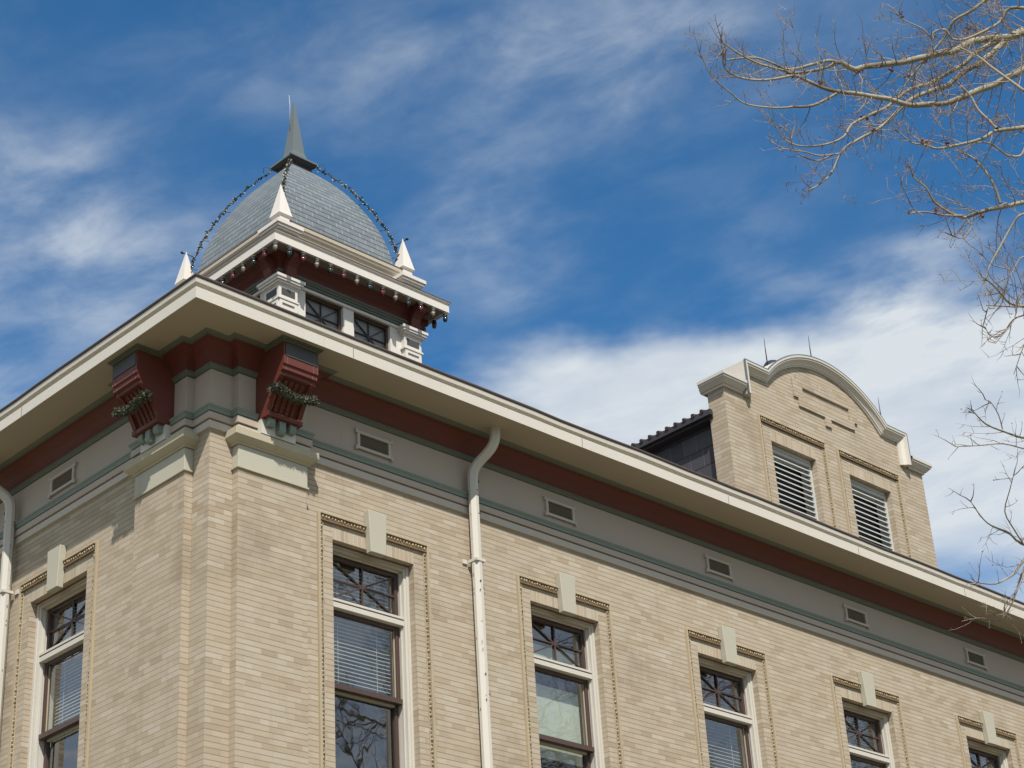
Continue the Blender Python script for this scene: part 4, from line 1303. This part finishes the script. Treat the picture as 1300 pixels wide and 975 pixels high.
LIMBS=[
 (0.042,0.022,[0.077, -9.831, 10.033, -0.074, -9.735, 9.967, -0.211, -9.664, 9.916, -0.349, -9.597, 9.871, -0.479, -9.521, 9.804, -0.588, -9.462, 9.73, -0.69, -9.414, 9.661, -0.828, -9.335, 9.601, -0.955, -9.263, 9.535, -1.089, -9.202, 9.493, -1.242, -9.13, 9.461, -1.35, -9.098, 9.423, -1.465, -9.078, 9.408]),
 (0.018,0.005,[-1.465, -9.078, 9.408, -1.544, -9.047, 9.402, -1.631, -8.989, 9.372, -1.718, -8.931, 9.341, -1.792, -8.894, 9.32, -1.887, -8.866, 9.339, -1.995, -8.811, 9.341, -2.123, -8.713, 9.314, -2.206, -8.683, 9.313, -2.269, -8.705, 9.356]),
 (0.018,0.005,[-1.464, -9.077, 9.406, -1.557, -9.018, 9.346, -1.673, -8.951, 9.307, -1.788, -8.884, 9.267, -1.824, -8.907, 9.238, -1.995, -8.828, 9.258, -2.157, -8.767, 9.287, -2.267, -8.755, 9.313, -2.333, -8.772, 9.316]),
 (0.04,0.006,[-0.221, -9.838, 9.592, -0.294, -9.782, 9.52, -0.398, -9.688, 9.441, -0.48, -9.627, 9.375, -0.571, -9.558, 9.311, -0.672, -9.484, 9.253, -0.767, -9.423, 9.205, -0.9, -9.334, 9.171, -1.024, -9.273, 9.162, -1.155, -9.223, 9.174, -1.264, -9.185, 9.174, -1.403, -9.109, 9.166, -1.518, -9.062, 9.161, -1.634, -9.017, 9.161, -1.764, -8.973, 9.182, -1.872, -8.939, 9.186, -1.9, -8.954, 9.148, -2.046, -8.847, 9.107, -2.18, -8.79, 9.116, -2.3, -8.769, 9.152, -2.366, -8.805, 9.192]),
 (0.016,0.004,[-1.555, -9.081, 9.109, -1.648, -9.008, 9.042, -1.738, -8.952, 8.995, -1.85, -8.886, 8.965, -1.882, -8.906, 8.938, -1.988, -8.855, 8.92, -2.139, -8.786, 8.937, -2.266, -8.757, 8.973, -2.402, -8.741, 9.038, -2.547, -8.756, 9.158]),
 (0.036,0.005,[0.224, -9.643, 10.226, 0.116, -9.537, 10.12, 0.019, -9.461, 10.036, -0.078, -9.366, 9.931, -0.176, -9.293, 9.853, -0.265, -9.212, 9.754, -0.34, -9.174, 9.692, -0.45, -9.102, 9.633, -0.55, -9.037, 9.569, -0.641, -8.963, 9.482, -0.712, -8.905, 9.389, -0.796, -8.844, 9.308, -0.885, -8.79, 9.244, -0.975, -8.719, 9.159, -1.026, -8.69, 9.076, -1.07, -8.631, 8.946, -1.143, -8.571, 8.853, -1.222, -8.53, 8.793]),
 (0.03,0.004,[0.276, -9.574, 10.278, 0.149, -9.453, 10.189, 0.036, -9.379, 10.143, -0.046, -9.309, 10.062, -0.111, -9.239, 9.958, -0.206, -9.167, 9.89, -0.31, -9.086, 9.823, -0.426, -9.001, 9.768, -0.507, -8.935, 9.688, -0.596, -8.86, 9.61, -0.7, -8.763, 9.522, -0.794, -8.676, 9.434, -0.847, -8.62, 9.332, -0.957, -8.535, 9.268, -1.096, -8.448, 9.239, -1.21, -8.412, 9.245, -1.305, -8.406, 9.263, -1.408, -8.437, 9.341]),
 (0.01,0.004,[-1.07, -8.719, 9.048, -1.179, -8.638, 9.036, -1.282, -8.581, 9.044, -1.383, -8.521, 9.047, -1.473, -8.484, 9.066]),
 (0.009,0.003,[-1.099, -8.687, 9.045, -1.177, -8.618, 9.018, -1.246, -8.559, 8.99, -1.324, -8.531, 9.015, -1.373, -8.556, 9.069, -1.423, -8.611, 9.165]),
 (0.022,0.006,[-0.283, -9.88, 10.152, -0.385, -9.701, 10.115, -0.451, -9.557, 10.075, -0.481, -9.447, 10.032, -0.48, -9.359, 9.975, -0.491, -9.224, 9.875, -0.516, -9.085, 9.786, -0.524, -8.944, 9.674]),
 (0.02,0.004,[-0.287, -10.003, 9.896, -0.38, -9.916, 9.887, -0.474, -9.831, 9.883, -0.496, -9.774, 9.82, -0.556, -9.685, 9.766, -0.64, -9.588, 9.735, -0.714, -9.518, 9.725, -0.787, -9.507, 9.789, -0.83, -9.467, 9.776, -0.822, -9.443, 9.717, -0.903, -9.423, 9.781, -1.013, -9.36, 9.826, -1.088, -9.353, 9.9]),
 (0.018,0.006,[-0.601, -9.895, 9.115, -0.677, -9.829, 9.236, -0.726, -9.766, 9.324, -0.758, -9.72, 9.412, -0.833, -9.649, 9.524]),
 (0.01,0.015,[-0.788, -9.532, 9.312, -0.736, -9.574, 9.192, -0.694, -9.607, 9.074, -0.659, -9.65, 8.977, -0.647, -9.682, 8.898]),
 (0.026,0.004,[-0.195, -9.796, 9.08, -0.33, -9.704, 9.046, -0.423, -9.658, 9.015, -0.518, -9.597, 8.968, -0.603, -9.543, 8.916, -0.732, -9.449, 8.872, -0.872, -9.351, 8.834, -0.969, -9.316, 8.824, -1.079, -9.28, 8.831, -1.203, -9.263, 8.878]),
 (0.014,0.004,[-0.182, -9.663, 9.1, -0.211, -9.594, 8.959, -0.284, -9.562, 8.922, -0.366, -9.543, 8.918, -0.475, -9.52, 8.941, -0.582, -9.474, 8.933, -0.733, -9.37, 8.908, -0.846, -9.335, 8.921]),
 (0.026,0.004,[-0.026, -9.631, 8.641, -0.197, -9.523, 8.601, -0.348, -9.445, 8.571, -0.458, -9.383, 8.51, -0.567, -9.323, 8.45, -0.658, -9.301, 8.416, -0.779, -9.28, 8.422, -0.909, -9.27, 8.456, -1.022, -9.281, 8.493, -1.138, -9.276, 8.514, -1.216, -9.304, 8.526]),
 (0.012,0.004,[-0.726, -9.353, 8.361, -0.817, -9.292, 8.352, -0.92, -9.226, 8.349, -1.02, -9.158, 8.34, -1.053, -9.157, 8.331]),
 (0.007,0.003,[-0.993, -9.212, 8.323, -1.073, -9.216, 8.363, -1.152, -9.22, 8.402, -1.223, -9.243, 8.457]),
 (0.016,0.007,[-0.498, -9.509, 8.474, -0.518, -9.503, 8.599, -0.565, -9.468, 8.722, -0.609, -9.428, 8.833, -0.638, -9.369, 8.9]),
 (0.013,0.003,[-0.437, -9.637, 8.35, -0.525, -9.612, 8.312, -0.582, -9.549, 8.185, -0.63, -9.496, 8.059, -0.67, -9.452, 7.933, -0.688, -9.42, 7.796, -0.708, -9.412, 7.691, -0.763, -9.4, 7.627]),
 (0.007,0.003,[-0.681, -9.387, 8.347, -0.674, -9.373, 8.267, -0.704, -9.336, 8.206, -0.769, -9.304, 8.196, -0.853, -9.285, 8.231]),
 (0.018,0.004,[-0.207, -9.562, 7.734, -0.413, -9.478, 7.729, -0.558, -9.449, 7.715, -0.702, -9.447, 7.734, -0.819, -9.47, 7.751, -0.921, -9.495, 7.75]),
 (0.01,0.003,[-0.261, -9.51, 7.738, -0.372, -9.443, 7.692, -0.455, -9.394, 7.634, -0.511, -9.335, 7.526, -0.577, -9.32, 7.488, -0.652, -9.337, 7.503, -0.729, -9.356, 7.524]),
 (0.009,0.003,[-0.103, -9.497, 8.146, -0.247, -9.463, 8.166, -0.33, -9.404, 8.073, -0.382, -9.393, 7.999, -0.455, -9.369, 7.938, -0.497, -9.366, 7.864]),
 (0.007,0.003,[-0.225, -9.363, 8.133, -0.417, -9.322, 8.124, -0.561, -9.345, 8.132, -0.699, -9.362, 8.128]),
 (0.012,0.004,[-0.364, -9.587, 7.764, -0.51, -9.528, 7.67, -0.692, -9.481, 7.639, -0.831, -9.474, 7.603]),
 (0.01,0.003,[-0.437, -9.57, 7.838, -0.54, -9.53, 7.712, -0.614, -9.49, 7.546, -0.744, -9.397, 7.386]),
 (0.008,0.003,[-0.333, -9.473, 7.575, -0.438, -9.434, 7.451, -0.518, -9.367, 7.259]),
 (0.014,0.003,[0.305, -9.132, 7.127, 0.046, -9.048, 7.108, -0.146, -9.032, 7.089, -0.358, -9.01, 7.088, -0.525, -9.043, 7.099, -0.664, -9.08, 7.078]),
 (0.01,0.003,[0.054, -9.101, 6.998, -0.086, -9.106, 6.979, -0.275, -9.064, 6.964, -0.45, -9.009, 6.912, -0.634, -8.95, 6.87]),
 (0.006,0.003,[-0.298, -9.094, 7.034, -0.382, -9.108, 7.092, -0.453, -9.125, 7.139, -0.507, -9.137, 7.156]),
 (0.015,0.003,[0.512, -8.827, 6.454, 0.271, -8.77, 6.489, 0.096, -8.783, 6.527, -0.088, -8.772, 6.545, -0.24, -8.797, 6.57, -0.383, -8.831, 6.593]),
 (0.009,0.003,[0.271, -8.77, 6.489, 0.161, -8.805, 6.575, 0.038, -8.827, 6.661, -0.024, -8.906, 6.741, -0.072, -8.983, 6.8]),
 (0.016,0.003,[0.461, -8.855, 6.559, 0.319, -8.718, 6.392, 0.232, -8.703, 6.312, 0.125, -8.677, 6.244, -0.001, -8.64, 6.188, -0.139, -8.62, 6.169, -0.244, -8.652, 6.174]),
 (0.012,0.003,[0.5, -8.734, 6.561, 0.386, -8.645, 6.383, 0.313, -8.564, 6.165, 0.212, -8.52, 6.031, 0.047, -8.504, 6.018, -0.103, -8.472, 5.962]),
 (0.008,0.003,[0.407, -8.695, 6.422, 0.312, -8.64, 6.265, 0.221, -8.59, 6.109, 0.138, -8.61, 6.034]),
]

# ------------------------------------------------------------------ bare trees
TX, TY = 5.2, -11.0


def wander(p, d, length, n, rng, curl=0.25, up=0.12):
    out = [p]
    d = d.normalized()
    for _ in range(n):
        d = (d + Vector((rng.gauss(0, curl), rng.gauss(0, curl), rng.gauss(0, curl) + up)) * 0.55).normalized()
        p = p + d * (length / n)
        out.append(p)
    return out


def twig(mb, p, d, length, rad, rng, level, m='twig_bark'):
    n = max(3, int(length / 0.07))
    n = min(n + 1, 9)
    pts = wander(p, d, length, n, rng, 0.30)
    rads = [rad * (1 - 0.75 * k / n) for k in range(n + 1)]
    mb.tube(pts, rads, m, 4 if rad > 0.005 else 3, cap=False)
    e = pts[-1]
    if rng.random() < 0.15: mb.blob(e, rng.uniform(0.003, 0.006), 'seed_brown' if rng.random() < .3 else m)
    if level > 0:
        k = max(1, int(length / rng.uniform(0.055, 0.085)))
        for q in range(k):
            t = rng.uniform(0.15, 0.97) * n
            i = min(int(t), n - 1)
            c = pts[i].lerp(pts[i + 1], t - i)
            ax = (pts[i + 1] - pts[i]).normalized()
            s = ax.cross(Vector((rng.gauss(0, 1), rng.gauss(0, 1), rng.gauss(0, 1)))).normalized()
            twig(mb, c, ax * rng.uniform(0.35, 1.0) + s + Vector((0, 0, 0.25)), length * rng.uniform(0.18, 0.5) * (1.1 - t / n * .4), max(rads[i] * 0.62, 0.0022), rng, level - 1, m)


def dress(mb, pts, r0, r1, rng, step, lmin, lmax, level, t0=0.0):
    """side twigs along a limb"""
    L = [0.0]
    for a, b in zip(pts, pts[1:]): L.append(L[-1] + (b - a).length)
    s = L[-1] * t0 + rng.uniform(0.02, step)
    while s < L[-1]:
        i = max(k for k in range(len(L) - 1) if L[k] <= s)
        t = (s - L[i]) / max(L[i + 1] - L[i], 1e-6)
        c = pts[i].lerp(pts[i + 1], t)
        ax = (pts[i + 1] - pts[i]).normalized()
        sd_ = ax.cross(Vector((rng.gauss(0, 1), rng.gauss(0, 1), rng.gauss(0, 1)))).normalized()
        f = s / L[-1]
        r = r0 + (r1 - r0) * f
        twig(mb, c, ax * rng.uniform(0.3, 1.0) + sd_ * 1.0 + Vector((0, 0, 0.18)), rng.uniform(lmin, lmax) * (1.15 - 0.5 * f), min(max(r * 0.42, 0.0028), 0.0050), rng, level)
        s += rng.uniform(0.5, 1.5) * step


def smooth(pts, q=3):
    out = []
    for k in range(len(pts) - 1):
        p0 = pts[max(k - 1, 0)]; p1 = pts[k]; p2 = pts[k + 1]; p3 = pts[min(k + 2, len(pts) - 1)]
        for j in range(q):
            t = j / q
            out.append(0.5 * (2 * p1 + (p2 - p0) * t + (2 * p0 - 5 * p1 + 4 * p2 - p3) * t * t + (3 * p1 - p0 - 3 * p2 + p3) * t ** 3))
    out.append(pts[-1])
    return out


rng = random.Random(42)
tree = link('bare_tree', None, None, (TX, TY, 0))
thing(tree, 'bare winter tree with pale branches reaching in from the upper right', 'tree')
off = Vector((TX, TY, 0))
tk = MB(); cw = MB(); sb = MB()
tr = [Vector((0, 0, -0.1)), Vector((0.02, 0.02, 1.0)), Vector((-0.05, 0.0, 3.0)), Vector((0.05, 0.08, 5.0)), Vector((-0.02, 0.05, 7.0)), Vector((0.10, 0.0, 9.0)), Vector((0.05, 0.1, 11.5)), Vector((0.2, 0, 14.0))]
tk.tube(smooth(tr), [0.30 - 0.26 * k / (3 * (len(tr) - 1)) for k in range(3 * (len(tr) - 1) + 1)], 'bark', 12)
for r0, r1, co in LIMBS:
    pts = [Vector(co[i:i + 3]) - off for i in range(0, len(co), 3)]
    n0 = len(pts)
    r0 *= 0.66; r1 *= 0.8
    jit = [Vector((0, 0, 0))]
    wd = 0.010
    for k in range(1, n0): jit.append(jit[-1] * 0.6 + Vector((rng.gauss(0, wd), rng.gauss(0, wd), rng.gauss(0, wd))))
    pts = smooth([p + j for p, j in zip(pts, jit)])
    n = len(pts)
    (tk if r0 > 0.0085 else cw).tube(pts, [r0 + (r1 - r0) * k / (n - 1) for k in range(n)], 'bark' if r0 > 0.0085 else 'twig_bark', 7 if r0 > 0.0085 else 5, cap=False)
    dress(cw, pts, r0, r1, rng, 0.042 if r0 > 0.0145 else (0.06 if r0 > 0.0115 else 0.12), 0.10, 0.55 if r0 > 0.0115 else 0.30, 2 if r0 > 0.0115 else 1)
    # short spray at the tip
    for _ in range(3):
        ax = (pts[-1] - pts[-2]).normalized()
        twig(cw, pts[-1 - rng.randint(0, 3)], ax + Vector((rng.gauss(0, .5), rng.gauss(0, .5), rng.gauss(0, .5))), rng.uniform(0.08, 0.25), 0.0045, rng, 1)
    # dried seed heads and last leaves
    for _ in range(2 if r0 > 0.012 else 0):
        p = pts[rng.randint(n // 3, n - 1)] + Vector((rng.gauss(0, .03), rng.gauss(0, .03), rng.gauss(0, .03)))
        for q in range(4):
            sb.blob(p + Vector((rng.gauss(0, .012), rng.gauss(0, .012), rng.gauss(0, .012))), rng.uniform(0.007, 0.015), 'seed_brown')
# join the heavier limbs to the trunk outside the picture
for r0, r1, co in LIMBS:
    if r0 < 0.017: continue
    p = Vector(co[:3]) - off
    q = Vector(co[3:6]) - off
    back = (p - q).normalized()
    h = max(2.5, p.z - 1.6 - 0.3 * rng.random())
    base = Vector((0, 0, h))
    if (p - base).length > 5.5: continue
    c = bez(tuple(base), tuple(base + Vector((p.x * 0.25, p.y * 0.25, 0.7))), tuple(p + back * 0.9), tuple(p), 12)
    c = [Vector(k) for k in c]
    tk.tube(c, [0.085 + (r0 * 0.66 - 0.085) * k / 12 for k in range(13)], 'bark', 8, cap=False)


def limb_tree(tk, cw, rng, limbs, z0_, z1_, span, az_lo, az_hi, tw):
    for k in range(limbs):
        z = z0_ + (z1_ - z0_) * (k + rng.random() * 0.5) / limbs
        az = R(rng.uniform(az_lo, az_hi))
        L = span * (1.1 - 0.6 * (z - z0_) / (z1_ - z0_)) * rng.uniform(0.8, 1.1)
        d = Vector((math.cos(az), math.sin(az), rng.uniform(0.35, 0.9)))
        pts = wander(Vector((0, 0, z)), d, L, 9, rng, 0.22, 0.06)
        r0 = 0.075 * (1.1 - 0.6 * (z - z0_) / (z1_ - z0_))
        tk.tube(pts, [r0 * (1 - 0.85 * j / 9) for j in range(10)], 'bark', 6, cap=False)
        for j in range(2, 10):
            for _ in range(2):
                ax = (pts[j] - pts[j - 1]).normalized()
                s = ax.cross(Vector((rng.gauss(0, 1), rng.gauss(0, 1), rng.gauss(0, 1)))).normalized()
                sub = wander(pts[j], ax * 0.8 + s, L * rng.uniform(0.22, 0.42), 6, rng, 0.28, 0.10)
                r = r0 * 0.42 * (1 - 0.7 * j / 9) + 0.004
                cw.tube(sub, [r * (1 - 0.8 * q / 6) for q in range(7)], 'twig_bark', 4, cap=False)
                dress(cw, sub, r, 0.004, rng, tw, 0.25, 0.9, 1)


limb_tree(tk, cw, rng, 9, 6.5, 13.5, 3.6, -125, 25, 0.22)
part('trunk', tk, tree)
part('crown', cw, tree)
part('seed_heads', sb, tree)['kind'] = 'stuff'

# further trees along the street: the panes of the long front mirror them
t2 = link('bare_tree', None, None, (15.2, -13.0, 0))
thing(t2, 'bare street tree facing the long front, seen only mirrored in its window panes', 'tree', 'street trees beyond the right edge')
tk = MB(); cw = MB()
rng = random.Random(9)
tr = [Vector((0, 0, -0.1)), Vector((0.05, 0, 3)), Vector((-0.1, 0.1, 6)), Vector((0.1, 0.0, 9)), Vector((0.0, 0.15, 12)), Vector((0.25, 0.1, 15.5)), Vector((0.2, 0.2, 18.5))]
tk.tube(smooth(tr), [0.34 - 0.31 * k / (3 * (len(tr) - 1)) for k in range(3 * (len(tr) - 1) + 1)], 'bark', 12)
limb_tree(tk, cw, rng, 26, 5.5, 17.5, 5.2, 0, 360, 0.20)
a_ = part('trunk', tk, t2); b_ = part('crown', cw, t2)
for x, y, rz, sc in ((21.8, -13.2, 1.9, 1.0), (27.4, -12.8, 4.0, 1.05), (33.5, -13.0, 5.1, 0.97)):
    o = t2.copy(); COL.objects.link(o); o.location = (x, y, 0); o.rotation_euler = (0, 0, rz); o.scale = (sc, sc, sc)
    for q in (a_, b_):
        c = q.copy(); COL.objects.link(c); c.parent = o
